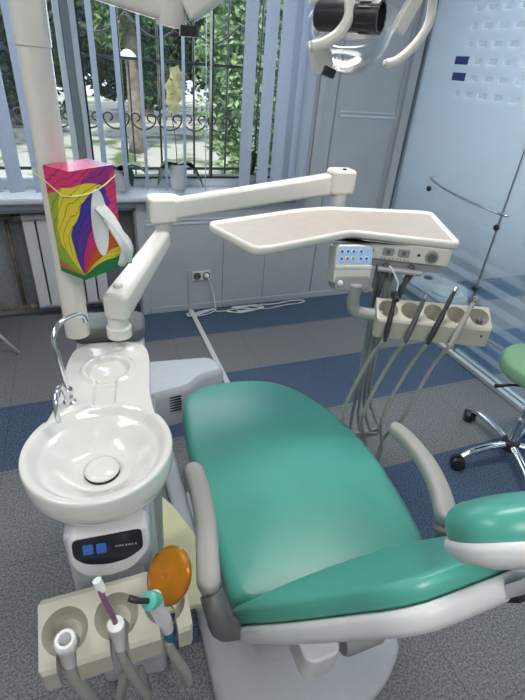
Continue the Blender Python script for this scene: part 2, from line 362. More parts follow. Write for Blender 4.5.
# window
win = thing('window_1', None, None, (.12, 3.42, .93), kind='structure'); win['label'] = 'wide window with white frames behind vertical blinds'
fr_ = MB()
fr_.box(-1.3, 1.55, 3.38, 3.46, .91, .975).box(-1.3, 1.55, 3.38, 3.46, 2.44, 2.5).box(1.49, 1.55, 3.38, 3.46, .97, 2.45).box(-1.3, -1.24, 3.38, 3.46, .97, 2.45)
fr_.box(.0, .035, 3.36, 3.46, .97, 2.45)
fr_.build('window_frame', 'frame_white', win, bevel=.005)
MB().box(.037, .085, 3.38, 3.45, .97, 2.45).build('mullion', 'frame_grey', win, bevel=.004)
MB().box(.087, .118, 3.36, 3.46, .97, 2.45).build('mullion', 'frame_white', win, bevel=.004)
MB().box(.118, .13, 3.37, 3.45, .975, 2.45).box(1.478, 1.49, 3.37, 3.45, .975, 2.45).box(.13, 1.48, 3.37, 3.45, .972, .986).box(.93, .94, 3.39, 3.45, .98, 2.45).build('gasket', 'iron_black', win)
MB().box(.12, 1.49, 3.415, 3.421, .975, 2.44).build('pane', 'clear_glass', win); MB().box(-1.24, .0, 3.415, 3.421, .975, 2.44).build('pane', 'clear_glass', win)
MB().box(-1.3, 1.62, 3.1, 3.4, .88, .915).build('window_sill', 'sill_white', win, bevel=.012, seg=3)
# glass partition on the right
GX = 2.44
gp = thing('wall_right', None, None, (GX, 1.5, 0), kind='structure'); gp['label'] = 'frosted glass partition with rows of small squares'
for y0, y1 in ((2.095, 3.19), (.99, 2.09), (-.12, .985), (-1.25, -.125), (-2.4, -1.255)):
    p_ = MB().box(GX - .006, GX + .006, y0, y1, .02, 2.8).build('glass_panel', 'frosted_glass', gp, origin=(GX, 0, 0))
    MB().box(GX - .007, GX + .007, y1 - .001, y1 + .005, .02, 2.8).build('joint', 'grey_plastic', gp)
MB().box(GX - .045, GX - .01, -2.4, 3.19, 0, .03).box(GX + .012, GX + .04, -2.4, 3.19, 0, .03).box(GX - .01, GX + .012, -2.4, 3.19, 0, .018).build('floor_rail', 'rail_metal', gp, bevel=.003)
MB().box(GX - .02, GX + .02, 3.17, 3.2, 0, 2.8).build('wall_channel', 'frame_grey', gp)
for y, z in ((2.093, .95), (2.093, .53), (2.79, 1.02)):
    MB().lathe([(.014, -.012), (.018, -.01), (.018, .01), (.012, .014)], (GX - .008, y, z), (1, 0, 0), 20).build('clip', 'dark_plastic', gp, smooth=True)
for y0, z0 in ((2.80, 1.80), (2.79, 1.71)): MB().box(GX - .0095, GX - .006, y0 - .06, y0 + .06, z0, z0 + .045).build('blue_square', 'sticker_blue', gp)
hb = MB().tube(spline([(GX - .008, 2.775, 1.11), (GX - .04, 2.76, 1.1), (GX - .05, 2.6, 1.07), (GX - .05, 2.35, 1.05), (GX - .05, 2.05, 1.045), (GX - .008, 2.03, 1.045)], 6), .009)
hb.build('pull_bar', 'chrome', gp, smooth=True)

# ================================================================== OUTSIDE
struct(MB().box(-14, 18, 3.5, 26, -.35, -.2).build('ground', 'ground_outside', origin=(0, 0, 0)), 'sunlit garden ground outside the window')
def bush(name, label, cat, c, rad, n, ls, m, trunk=None, seed=0, group=None):
    rnd = random.Random(seed); c = Vector(c); base = Vector((c.x, c.y, -.2))
    t = thing(name, label, cat, base, group)
    v = []; f = []
    for i in range(n):
        while True:
            d_ = Vector((rnd.uniform(-1, 1), rnd.uniform(-1, 1), rnd.uniform(-1, 1)))
            if .1 < d_.length < 1: break
        lump = .75 + .35 * noise.noise(d_ * 2.5 + Vector((seed, 0, 0)))
        d_ = d_.normalized() * (d_.length ** .35) * lump
        p = c + Vector((d_.x * rad[0], d_.y * rad[1], d_.z * rad[2])); s = ls * rnd.uniform(.6, 1.3)
        a = Vector((rnd.uniform(-1, 1), rnd.uniform(-1, 1), rnd.uniform(-.6, .6))).normalized(); b_ = a.cross(Vector((rnd.uniform(-1, 1), rnd.uniform(-1, 1), rnd.uniform(-1, 1)))).normalized()
        k = len(v); v += [p - a * s, p + b_ * s * .5, p + a * s, p - b_ * s * .5]; f.append((k, k + 1, k + 2, k + 3))
    me = bpy.data.meshes.new('m'); me.from_pydata([tuple(q) for q in v], [], f); me.update(); link('foliage', me, m, t)
    if trunk:
        r = trunk; tb = MB().tube(spline([base, base + Vector((.04, 0, (c.z + .2) * .4)), base + Vector((-.05, .02, (c.z + .2) * .8)), c], 5), [r * (1.25 - .03 * i) for i in range(16)], 10)
        for q in range(4):
            a = q * 1.7 + seed; tb.tube([Vector((c.x, c.y, c.z * .65)), c + Vector((math.cos(a) * rad[0] * .5, math.sin(a) * rad[1] * .4, rad[2] * .3))], [r * .5, r * .15], 6)
        tb.build('trunk', 'bark', t, smooth=True)
    return t
GT = 'shrubs and trees in the garden'
bush('leafy_shrub', 'bright green leafy shrub right of centre behind the window', 'shrub', (2.75, 7.2, 1.5), (1.15, .8, 1.9), 11000, .06, 'foliage_light', .04, 1)
bush('leafy_shrub', 'dark green shrub at the right end of the window', 'shrub', (4.7, 7.4, 1.3), (.9, .8, 1.8), 6000, .07, 'foliage_mid', .04, 2)
bush('garden_tree', 'pale trunked tree left of centre beyond the garden path', 'tree', (1.35, 11.2, 3.6), (2.0, 1.3, 2.0), 8000, .1, 'foliage_mid', .13, 3)
bush('garden_tree', 'leaning dark tree behind the lamp pole', 'tree', (-2.4, 11.0, 3.2), (1.7, 1.2, 2.6), 7000, .1, 'foliage_dark', .13, 4)
bush('garden_tree', 'tall dark tree farthest back at the left of the garden', 'tree', (-1.2, 15.2, 2.9), (3.0, 1.4, 3.3), 16000, .15, 'foliage_dark', .22, 8)
bush('garden_tree', 'tall dark tree farthest back behind the pale trunk', 'tree', (2.6, 18.3, 3.2), (3.8, 1.5, 3.8), 17000, .17, 'foliage_dark', .25, 5)
bush('garden_tree', 'large tree farthest back behind the bright shrub', 'tree', (7.0, 15.6, 3.0), (3.6, 1.4, 3.6), 17000, .16, 'foliage_dark', .25, 6)
bush('garden_tree', 'rounded tree at the far right end of the garden', 'tree', (12.8, 18.6, 3.2), (3.6, 1.5, 3.6), 12000, .18, 'foliage_mid', .25, 9)
lp_ = thing('garden_lamp', 'white dome garden lamp glimpsed through the window grille', 'lamp', (.93, 8.0, -.2))
MB().lathe([(.014, 0), (.012, 1.8)], (.93, 8.0, -.2), n=12).build('post', 'iron_black', lp_)
MB().lathe([(.13, 0), (.135, .02), (.115, .07), (.06, .12), (.001, .135)], (.93, 8.0, 1.6), n=28).build('dome', 'frame_white', lp_, smooth=True)
# iron grille
gr = thing('window_grille', 'black wrought iron grille with scrolls outside the window', 'grille', (.3, 3.62, .93))
gb = MB()
for z in (1.675, .99, 2.3): gb.box(-1.25, 1.52, 3.612, 3.628, z - .009, z + .009)
for x in [-1.1 + .245 * i for i in range(11)]:
    gb.tube([(x, 3.62, .95), (x, 3.62, 2.35)], .0075, 6)
gb.build('bars', 'iron_black', gr)
sb = MB()
x = -1.15
while x < 1.5:
    pts = []
    for s in (-1, 1):
        q = [(x + s * (.085 - .035 * (1 - math.cos(a)) * .0 - (.03 * (1 - math.cos(a)))), 3.6, 1.33 + .026 * math.sin(a)) for a in [i * .5 for i in range(10)]]
        pts = q if s == -1 else list(reversed(q)) + []
        low = [(x + s * .085 * math.cos(b_), 3.6, 1.33 - .075 * math.sin(b_)) for b_ in [j * PI / 16 for j in range(1, 9)]]
        sb.tube(list(reversed(q)) + low, .0055, 6)
    x += .183
sb.build('scrolls', 'iron_black', gr, smooth=True)
fb = MB()
for i in range(7):
    x = -1.1 + .38 * i; fb.tube([(x + .38 * t / 10, 3.6, 1.92 - .12 * math.sin(PI * t / 10)) for t in range(11)], .006, 6)
fb.build('festoons', 'iron_black', gr, smooth=True)

# ================================================================== WINDOW DRESSING
bl = thing('vertical_blind', 'pale blue vertical fabric blind with turned slats in front of the window', 'blind', (.3, 3.15, 2.5))
MB().box(-1.2, 1.56, 3.12, 3.17, 2.52, 2.57).build('headrail', 'frame_white', bl, bevel=.004)
def slat(x, ang, wdt=.089, tilt=0):
    a = math.radians(ang); d_ = Vector((math.cos(a), math.sin(a), 0)) * wdt / 2; nn = Vector((-math.sin(a), math.cos(a), 0)); rings = []
    for z in (2.52, 1.6, .945):
        c = Vector((x + tilt * (2.52 - z), 3.145, z)); r1 = [c + d_ * s + nn * (.004 * (1 - s * s)) for s in (-1, -.5, 0, .5, 1)]; rings.append(r1 + [p + nn * .0012 for p in reversed(r1)])
    MB().rings(rings).build('slat', 'slat_fabric', bl)
for x, a in ((-.95, 15), (-.82, 10), (-.68, 20), (-.56, 15), (-.46, 25), (-.34, 30), (-.2, 30), (.178, 66), (.304, 66), (.434, 70), (.562, 69), (.686, 66), (.828, 76), (1.104, 100), (1.236, 100), (1.345, 110), (1.47, 25), (1.535, 10)):
    slat(x, a if x < 1 else (a if a < 50 else 180 - (180 - a) * .62))
def leaf(mb, base, d_, L, wd, droop, n=8):
    base = Vector(base); d_ = Vector(d_).normalized(); side = d_.cross(Vector((0, 0, 1))).normalized(); v = []; f = []
    for i in range(n + 1):
        t = i / n; p = base + Vector((d_.x, d_.y, 0)) * L * t + Vector((0, 0, L * (d_.z * 1.2 * t - droop * t * t))); w_ = wd * math.sin(PI * min(1, .06 + t * .93)) ** .7
        v += [p - side * w_ + Vector((0, 0, w_ * .35)), p, p + side * w_ + Vector((0, 0, w_ * .35)), p - side * w_ * .9 - Vector((0, 0, .002 - w_ * .3)), p - Vector((0, 0, .004)), p + side * w_ * .9 - Vector((0, 0, .002 - w_ * .3))]
    for i in range(n):
        a = i * 6; b_ = a + 6; f += [(a, a + 1, b_ + 1, b_), (a + 1, a + 2, b_ + 2, b_ + 1), (a + 3, b_ + 3, b_ + 4, a + 4), (a + 4, b_ + 4, b_ + 5, a + 5)]
    mb.add(v, f)
def orchid(x, y, label, pr, ph, leaves, stem=None, pm='pure_white'):
    t = thing('potted_orchid', label, 'potted plant', (x, y, .916)); z0 = .916
    pt = MB().lathe([(pr * .72, 0), (pr, ph), (pr * 1.03, ph), (pr * 1.03, ph + .004), (pr * .93, ph + .004), (pr * .9, ph - .02), (.001, ph - .02)], (x, y, z0), n=28).build('pot', pm, t, smooth='auto')
    MB().lathe([(pr * .88, 0), (pr * .88, .006), (.001, .01)], (x, y, z0 + ph - .02)).build('soil', 'soil', t)
    for d_, L, wd, dr in leaves:
        lm = MB(); leaf(lm, (x, y, z0 + ph - .015), d_, L, wd, dr); lm.build('leaf', 'leaf_dark', t, smooth=True)
    if stem:
        sp_ = spline([(x, y, z0 + ph - .02), (x - .01, y, z0 + ph + .18), (x - .04, y - .01, z0 + ph + .38), (x - .02, y - .02, z0 + ph + .50)], 6)
        st_ = MB().tube(sp_, .003, 6).build('stem', 'bark', t)
        for k in range(6):
            c = Vector((x + random.uniform(-.05, .05), y - .02 - .012 * k, z0 + ph + .35 + .038 * k)); fm = MB()
            for q in range(5):
                a = q * 2 * PI / 5 + k; pd = Vector((math.cos(a), -.25, math.sin(a))); sd = Vector((-math.sin(a), 0, math.cos(a)))
                fm.add([c, c + pd * .026 + sd * .021, c + pd * .048, c + pd * .026 - sd * .021, c + pd * .02 + Vector((0, .004, 0))], [(0, 1, 2, 3), (0, 4, 1), (1, 4, 2), (2, 4, 3), (3, 4, 0)])
            fm.build('flower', 'petal', t)
orchid(.285, 3.30, 'broad leaved plant in pale pot behind the tissue box', .05, .13, [((-1, -.3, .9), .19, .05, .9), ((1, -.1, .9), .26, .05, 1.0), ((.6, -1, .6), .13, .05, 1.1), ((-.6, -.6, 1), .15, .05, .8)])
orchid(.665, 3.30, 'orchid with cream flowers in white pot on the window sill', .062, .165, [((-1, -.4, .8), .2, .055, 1.25), ((1, -.4, .7), .22, .055, 1.25), ((-.8, .1, .6), .16, .05, .9), ((.9, .1, .6), .17, .05, .9)], True)
orchid(1.21, 3.30, 'dark upright leaved plant at the right of the window sill', .05, .1, [((-.2, 0, 2), .2, .04, .3), ((.2, .1, 2.2), .18, .035, .2), ((.6, -.2, 1.4), .15, .035, .9), ((-.7, .2, 1.2), .13, .035, .9)], pm='frame_grey')

# radiator and pipes in the recess
rd = thing('radiator', 'white sectional radiator in the dark recess under the window', 'radiator', (-.05, 3.3, .06))
for i in range(6):
    x0 = -.33 + i * .082
    f_ = MB().prism(rrect(x0 - .036, x0 + .036, 3.25, 3.28, .008, 3), .12, .72).box(x0 - .008, x0 + .008, 3.28, 3.35, .12, .72).box(x0 - .03, x0 + .03, 3.345, 3.35, .12, .72)
    f_.lathe([(.024, -.041), (.024, .041)], (x0, 3.31, .745), (1, 0, 0), 12).lathe([(.024, -.041), (.024, .041)], (x0, 3.31, .1), (1, 0, 0), 12)
    f_.prism(rrect(x0 - .036, x0 + .036, 3.255, 3.34, .012, 3), .715, .735)
    f_.build('section', 'radiator_white', rd, bevel=.003)
MB().tube([(-.36, 3.31, .745), (-1.2, 3.31, .745)], .013).tube([(-.36, 3.31, .1), (-1.2, 3.31, .1)], .013).tube([(-.47, 3.345, .745), (-.47, 3.345, .1)], .013).build('pipe', 'pipe_rust', rd, smooth=True)
MB().lathe([(.02, -.03), (.024, -.02), (.024, .02), (.02, .03)], (-.4, 3.31, .745), (1, 0, 0), 10).build('valve', 'pipe_rust', rd)
MB().lathe([(.02, -.03), (.024, -.02), (.024, .02), (.02, .03)], (-.4, 3.31, .1), (1, 0, 0), 10).build('valve', 'pipe_rust', rd)
MB().lathe([(.022, 0), (.022, .03), (.015, .035)], (.145, 3.31, .745), (1, 0, 0), 12).lathe([(.012, .03), (.012, .06)], (.145, 3.31, .745), (1, 0, 0), 12).build('end_cap', 'chrome', rd, smooth='auto')

# socket, conduit, trunking, cables
so = thing('wall_socket', 'double grey power socket low on the back wall', 'socket', (.81, WY - .008, .29))
sx = MB().prism(rrect(.735, .885, .253, .327, .008, 3), 0, 1, lambda p: Vector((p.x, WY - .001 - .014 * p.z, p.y))); sx.build('plate', 'white_plastic', so, bevel=.002)
for x in (.773, .847):
    MB().lathe([(.027, 0), (.03, .004), (.026, .005), (.022, -.004), (.001, -.004)], (x, WY - .016, .29), (0, -1, 0), 24).build('socket_ring', 'grey_plastic', so, smooth='auto')
    h_ = MB(); [h_.lathe([(.0035, 0), (.0035, .003)], (x + s * .009, WY - .013, .29), (0, -1, 0), 10) for s in (-1, 1)]; h_.build('contact_hole', 'black_slot', so)
tag(MB().box(.705, .722, WY - .02, WY - .0015, .05, .34).build('cable_conduit', 'wall_panel', bevel=.002), 'narrow grey cable conduit on the wall left of the socket', 'conduit')
tag(MB().box(.70, .735, 2.16, WY - .022, .001, .014).build('cable_trunking', 'white_plastic', bevel=.003), 'white straight cable trunking crossing the carpet from the wall', 'cable trunking')
cb_ = thing('power_cable', 'white power cable coiled on the carpet and plugged into the socket', 'cable', (1.1, 3.1, 0))
pts = [(.85, WY - .045, .285), (.875, WY - .05, .22), (.9, WY - .045, .12), (.91, 3.13, .03), (.93, 3.1, .008)]
rnd = random.Random(3)
for i in range(34):
    a = i * .62 + 1; pts.append((1.12 + .13 * math.cos(a) * (1 + .25 * math.sin(i)) + .002 * i, 3.08 + .042 * math.sin(a) * (1 + .2 * math.cos(i * 1.3)), .008 + .0006 * i))
pts += [(1.3, 3.06, .01), (1.5, 3.09, .008), (1.66, 3.1, .008), (1.7, 3.135, .008), (1.6, 3.155, .008), (1.42, 3.13, .008), (1.3, 3.145, .008)]
MB().tube(spline(pts, 5), .0045, 6).build('cord', 'pure_white', cb_, smooth=True)
MB().lathe([(.019, 0), (.019, .016), (.009, .034), (.005, .036)], (.847, WY - .016, .29), (0, -1, 0), 16).build('plug', 'pure_white', cb_, smooth='auto')
pts = []
for i in range(26): a = i * .55 + 2.4; pts.append((.78 + .115 * math.cos(a), 3.08 + .04 * math.sin(a + .1 * i), .02 + .0005 * i))
tag(MB().tube(spline(pts, 5), .004, 6).build('signal_cable', 'pure_white', smooth=True), 'thin white cable looped at the foot of the conduit', 'cable')

# ================================================================== FLOOR BOX
fb_ = thing('junction_box', 'low white floor box with a slotted side behind the basin', 'floor box', (.43, 1.98, 0))
bo = roundpoly([(.05, 2.22), (.61, 2.16), (.655, 2.0), (.50, 1.98), (.42, 1.90), (.16, 1.86), (.05, 1.95)], .06)
R_ = [[Vector((p[0], p[1], z)) for p in offset(bo, d_)] for d_, z in ((0, .002), (0, .2), (.006, .225), (.02, .24))]
MB().rings(R_).build('cover', 'cool_white', fb_, smooth='auto')
lv = MB()
for i in range(6): lv.box(.24, .37, -.004, 0, .10 + i * .018, .108 + i * .018, Matrix.Translation((0, 1.868, 0)) @ Matrix.Rotation(.06, 4, 'Z'))
lv.build('vent_slots', 'black_slot', fb_)

# ================================================================== DENTAL CHAIR
CX = .53
ch = thing('dental_chair', 'turquoise vinyl dental chair with grey armrests and white shell in the centre', 'dental chair', (CX, .7, 0))
bp_ = roundpoly([(.19, .40), (.42, .36), (.72, .42), (.86, .52), (.84, .66), (.78, 1.35), (.24, 1.40), (.2, .9)], .1, 6)
MB().rings([[Vector((p[0], p[1], z)) for p in offset(bp_, d_)] for d_, z in ((0, .002), (0, .035), (.008, .05), (.03, .06))]).build('base_plate', 'cool_white', ch, smooth='auto')
ped = [(CX - .17, .62), (CX + .17, .62), (CX + .17, 1.1), (CX - .17, 1.1)]
MB().rings([[Vector((p[0], p[1] + dy, z)) for p in offset(roundpoly(ped, .06), d_)] for d_, z, dy in ((-.02, .05, 0), (0, .08, 0), (.03, .25, 0), (.03, .44, 0))]).build('pedestal', 'cool_white', ch, smooth='auto')
seat_out = [(.245, .56), (.228, .70), (.228, .9), (.24, 1.13), (.272, 1.38), (.31, 1.465), (.4, 1.52), (.53, 1.525), (.66, 1.475), (.745, 1.38), (.82, 1.2), (.858, 1.03), (.866, .9), (.855, .76), (.835, .63), (.8, .55), (.66, .53), (.4, .53)]
so_ = [(p.x, p.y) for p in spline([(a, b_, 0) for a, b_ in seat_out], 5, True)]
def seat_w(u, v):
    d_ = 0
    if v > 1.15: d_ -= (v - 1.15) ** 2 * .35
    return .58 + d_
pad(MB(), so_, lambda p: p, .075, .035, seat_w, 8, .012).build('seat', 'vinyl_green', ch, smooth=True)
MB().rings([[Vector((p[0], p[1], seat_w(p[0], p[1]) - .077 + z)) for p in offset(so_, d_)] for d_, z in ((.10, -.05), (.03, -.035), (.004, -.012), (.002, 0.0), (.02, 0.001))]).build('seat_shell', 'cool_white', ch, smooth=True)
# backrest frame: local u across, v up the back, w towards the sitter
BA = math.radians(61); BO = Vector((CX - .014, .512, .58))
def bk(p, curl=True):
    u, v, w_ = p
    if curl and v > .0: w_ -= .03 * v * v
    return BO + Vector((1, 0, 0)) * u + Vector((0, -math.cos(BA), math.sin(BA))) * v + Vector((0, math.sin(BA), math.cos(BA))) * w_
bo_ = [(-.295, -.03), (-.285, .08), (-.262, .2), (-.225, .32), (-.18, .43), (-.155, .49), (-.12, .53), (-.06, .545), (.15, .545), (.21, .53), (.24, .49), (.25, .43), (.265, .32), (.28, .2), (.285, .08), (.295, -.03), (.2, -.06), (0, -.065), (-.2, -.06)]
bo_ = [(p.x, p.y) for p in spline([(a, b_, 0) for a, b_ in bo_], 5, True)]
lum = lambda u, v: .04 + .018 * math.exp(-((v - .12) / .12) ** 2) * (1 - (u / .35) ** 2)
def fbk(p): return bk(p)
pm = MB(); k = len(bo_); cc = Vector((0, .22)); RR = []
for d_, w_ in ((.012, 0.0), (.0, .008), (0, .03)): RR.append([bk((p[0], p[1], w_)) for p in offset(bo_, d_)])
for i in range(1, 6):
    a = i / 5 * PI / 2; o_ = offset(bo_, .03 * (1 - math.cos(a))); RR.append([bk((p[0], p[1], .03 + (lum(p[0], p[1]) - .03) * math.sin(a))) for p in o_])
ob = offset(bo_, .03)
for j in range(1, 8):
    s = 1 - j / 7 * .985; RR.append([bk((p[0] * s, cc.y + (p[1] - cc.y) * s, lum(p[0] * s, cc.y + (p[1] - cc.y) * s) + .008 * (1 - s * s))) for p in ob])
pm.rings(RR).build('backrest', 'vinyl_green', ch, smooth=True)
RR = []
for d_, w_ in ((.012, -.001), (-.003, -.001), (-.006, -.012), (.0, -.03), (.02, -.042), (.06, -.05), (.12, -.055)): RR.append([bk((p[0], p[1], w_)) for p in offset(bo_, d_)])
MB().rings(RR).build('back_shell', 'white_plastic', ch, smooth=True)
# hinge under the backrest
MB().prism(rrect(.36, .46, .40, .56, .03), .42, .52).build('hinge_block', 'white_plastic', ch, bevel=.008)
MB().lathe([(.045, -.06), (.05, -.05), (.05, .05), (.045, .06)], (.55, .46, .45), (1, .0, 0), 24).build('hinge_pin', 'mid_grey', ch, smooth='auto')
MB().box(.31, .75, .52, 1.2, .40, .47).build('chassis', 'mid_grey', ch, bevel=.012)
# headrest
HA = math.radians(50); HC = Vector((.578, .232, 1.192)); HD = Vector((math.cos(-.33), math.sin(-.33), 0)); HP = Vector((-HD.y, HD.x, 0))
def hd(p):
    return HC + HD * p[0] + (HP * -math.cos(HA) + Vector((0, 0, math.sin(HA)))) * p[1] + (HP * math.sin(HA) + Vector((0, 0, math.cos(HA)))) * p[2]
ho = [(.15 * math.copysign(abs(math.cos(a)) ** .75, math.cos(a)), .084 * math.copysign(abs(math.sin(a)) ** .8, math.sin(a))) for a in [i * 2 * PI / 48 for i in range(48)]]
hr = pad(MB(), ho, hd, .05, .035, lambda u, v: .03 - .6 * u * u, 6, .01, .008).build('headrest', 'vinyl_green', ch, smooth=True)
RR = [[hd((p[0], p[1], w_ - .6 * p[0] * p[0])) for p in offset(ho, d_)] for d_, w_ in ((.02, -.018), (-.002, -.019), (-.004, -.03), (.012, -.048), (.05, -.06))]
MB().rings(RR).build('headrest_shell', 'white_plastic', hr, smooth=True)
hp = MB(); hp.add([bk((x, v_, w_)) for x in (.03, .1) for v_, w_ in ((.3, -.07), (.3, -.055), (.66, .005), (.66, -.015))], [(0, 1, 2, 3), (4, 5, 6, 7), (0, 1, 5, 4), (1, 2, 6, 5), (2, 3, 7, 6), (3, 0, 4, 7)])
hp.build('headrest_post', 'aluminium', hr)
MB().add([bk((x, v_, w_)) for x in (.045, .11) for v_, w_ in ((.50, -.044), (.50, -.016), (.5515, -.016), (.5515, -.044))], [(0, 1, 2, 3), (4, 5, 6, 7), (0, 1, 5, 4), (1, 2, 6, 5), (2, 3, 7, 6), (3, 0, 4, 7)]).build('post_slot', 'black_slot', ch)
# armrests
def arm_sweep(path, wid, th, m='armrest_greige', name='armrest'):
    P = spline(path, 8); n = len(P); rings = []
    for i, p in enumerate(P):
        t = (P[min(i + 1, n - 1)] - P[max(i - 1, 0)]).normalized(); s = t.cross(Vector((0, 0, 1))).normalized(); upv = s.cross(t)
        f_ = i / (n - 1); e = min(1, (f_ / .06 + .25)) ** .5 * min(1, ((1 - f_) / .1 + .15)) ** .5; w_ = (wid[0] + (wid[1] - wid[0]) * f_) / 2 * e
        rings.append([p + s * w_ * math.copysign(abs(math.cos(a)) ** .6, math.cos(a)) + upv * th / 2 * math.copysign(abs(math.sin(a)) ** .7, math.sin(a)) for a in [q * 2 * PI / 20 for q in range(20)]])
    return MB().rings(rings).build(name, m, ch, smooth=True)
al = arm_sweep([(.200, .895, .73), (.199, .8, .737), (.189, .70, .737), (.170, .61, .735), (.153, .53, .73)], (.056, .054), .045)
MB().tube(spline([(.160, .54, .708), (.165, .51, .68), (.18, .50, .62), (.25, .52, .55)], 5), [.026] * 16, 14).build('armrest_joint', 'grey_plastic', al, smooth=True)
ar = arm_sweep([(.863, .868, .74), (.872, .80, .745), (.866, .70, .745), (.838, .60, .74), (.795, .51, .73)], (.045, .06), .045)
MB().tube(spline([(.79, .515, .72), (.79, .50, .68), (.78, .5, .62), (.76, .5, .55)], 5), [.028] * 16, 14).build('armrest_joint', 'grey_plastic', ar, smooth=True)
MB().box(.15, .21, .66, 1.3, .40, .46).build('side_rail', 'cool_white', ch, bevel=.015)

# ================================================================== CUSPIDOR UNIT
UA = math.radians(-8.6)
UC = Vector((-.032, .803, 0))
def un(p):  # local (right, back, up) to the room
    c, s = math.cos(UA), math.sin(UA); return Vector((UC.x + p[0] * c - p[1] * s, UC.y + p[0] * s + p[1] * c, p[2]))
du = thing('dental_unit', 'white dental unit column with round spittoon basin left of the chair', 'dental unit', un((0, .1, 0)))
BZ = .97
# keyhole outline: bowl circle blending into a rounded back deck
ol = []
for i in range(61):
    a = math.radians(140 + i * 260 / 60); ol.append((.163 * math.cos(a), .163 * math.sin(a)))
ol = [p for p in ol]
ol += [(.114, .19), (.114, .28), (.111, .365), (.095, .418), (.045, .442), (-.045, .442), (-.095, .418), (-.111, .365), (-.114, .28), (-.112, .19)]
ol = [(p.x, p.y) for p in spline([(a, b_, 0) for a, b_ in ol], 5, True)]
C0 = Vector((0, .1))
def sm(a, b_, x): t = max(0, min(1, (x - a) / (b_ - a))); return t * t * (3 - 2 * t)
def basin_z(x, y):
    r = math.hypot(x, y); z = 0
    z -= .050 * (1 - sm(.06, .138, r)) + .024 * (1 - sm(.126, .152, r)) + .012 * (1 - sm(0, .08, r))
    rn = math.hypot(x - .0, y - .30)
    z -= .012 * (1 - sm(.05, .06, rn)); z += .006 * (1 - sm(.004, .012, abs(rn - .063)))
    if .13 < y < .28: z -= .014 * (1 - sm(.022, .03, abs(x))) * sm(.14, .16, y) * (1 - sm(.25, .27, y))
    z += .006 * (1 - sm(.002, .008, abs(x))) * (1 - sm(.02, .028, abs(y - .30)))
    return z
RR = []
for d_, z in ((.12, -.11), (.05, -.1), (.02, -.09), (.008, -.075), (.002, -.055), (0, -.008), (.0015, -.003), (.004, 0)):
    RR.append([un((p[0], p[1], BZ + z)) for p in offset(ol, d_)])
oi = offset(ol, .004)
for j in range(1, 170):
    s = 1 - j / 169 * .997; RR.append([un((C0.x + (p[0] - C0.x) * s, C0.y + (p[1] - C0.y) * s, BZ + basin_z(C0.x + (p[0] - C0.x) * s, C0.y + (p[1] - C0.y) * s) * sm(1, .97, s))) for p in oi])
ba = MB().rings(RR).build('basin', 'white_enamel', du, smooth=True)
dr = un((.0, -.005, BZ - .078))
MB().lathe([(.038, -.014), (.04, -.004), (.04, .002)], dr, n=32).build('drain_ring', 'dark_plastic', ba, smooth='auto')
MB().lathe([(.02, -.003), (.038, .004), (.04, .009), (.03, .014), (.001, .017)], dr, n=36).build('drain_cap', 'white_enamel', ba, smooth=True)
fp = Vector((-.088, .975, BZ))
f1 = MB().tube(spline([fp + Vector(q) for q in ((0, 0, .0), (-.001, .0, .06), (-.008, .005, .15), (-.008, .015, .185), (.01, .04, .205), (.045, .08, .2), (.06, .09, .19), (.064, .094, .17))], 6), .0062, 12)
f1.build('cup_filler', 'chrome', du, smooth=True)
f2 = MB().tube(spline([fp + Vector(q) for q in ((-.004, -.01, .0), (-.005, -.012, .04), (-.012, -.02, .065), (-.02, -.045, .07), (-.024, -.07, .05), (-.025, -.08, .01))], 6), .006, 12)
f2.build('bowl_rinser', 'chrome', du, smooth=True)
MB().lathe([(.016, 0), (.016, .004), (.011, .007), (.011, .02), (.008, .024)], fp, n=20).lathe([(.012, .03), (.014, .035), (.012, .042)], fp, n=20).build('faucet_base', 'chrome', du, smooth='auto')
# column
def ubox(x0, x1, y0, y1, z0, z1, name, m, bevel=.01, parent=du): return MB().prism([tuple(un((a, b_, 0)))[:2] for a, b_ in rrect(x0, x1, y0, y1, .02, 4)], z0, z1).build(name, m, parent, bevel=bevel)
ubox(-.085, .112, -.075, .36, .0, .85, 'column', 'cool_white')
ubox(.075, .125, -.03, .33, .0, .85, 'column_side', 'mid_grey', .006)
ubox(-.078, .105, -.145, -.05, .55, .85, 'column_front', 'cool_white', .015)
# control panel: silver lip curved forward with black display
lip = roundpoly([(-.075, .845), (.078, .855), (.08, .79), (.045, .745), (-.005, .732), (-.05, .74), (-.075, .77)], .02, 5)
def face(p, d_=0): return un(((p[0] * 1.08 + .016), -.147 - d_ - (p[1] - .80) * -.25, p[1] + .012))
MB().rings([[face(p, dd) for p in offset(lip, d_)] for d_, dd in ((0, -.03), (0, .008), (.005, .014))]).build('control_panel', 'white_plastic', du, smooth='auto')
dis = roundpoly([(-.066, .838), (.066, .848), (.067, .80), (.035, .777), (-.005, .77), (-.045, .777), (-.066, .797)], .012, 4)
dp = MB().rings([[face(p, dd) for p in dis] for dd in (.012, .0165)]).build('display', 'display_black', du)
for x in (-.036, -.011):
    MB().rings([[face(p, dd) for p in rrect(x - .011, x + .008, .802, .826, .003, 3)] for dd in (.0166, .0175)]).build('symbol', 'display_blue', dp)
mk = MB()
for i, wd in enumerate((.004, .005, .003, .004, .005, .003, .004)): mk.rings([[face(p, dd) for p in ((.014 + i * .0062, .812), (.014 + i * .0062 + wd, .812), (.014 + i * .0062 + wd, .816), (.014 + i * .0062, .816))] for dd in (.0166, .0172)])
mk.build('printed_mark', 'mid_grey', dp)
ubox(.03, .07, -.17, -.14, .62, .72, 'socket_block', 'grey_plastic', .004)
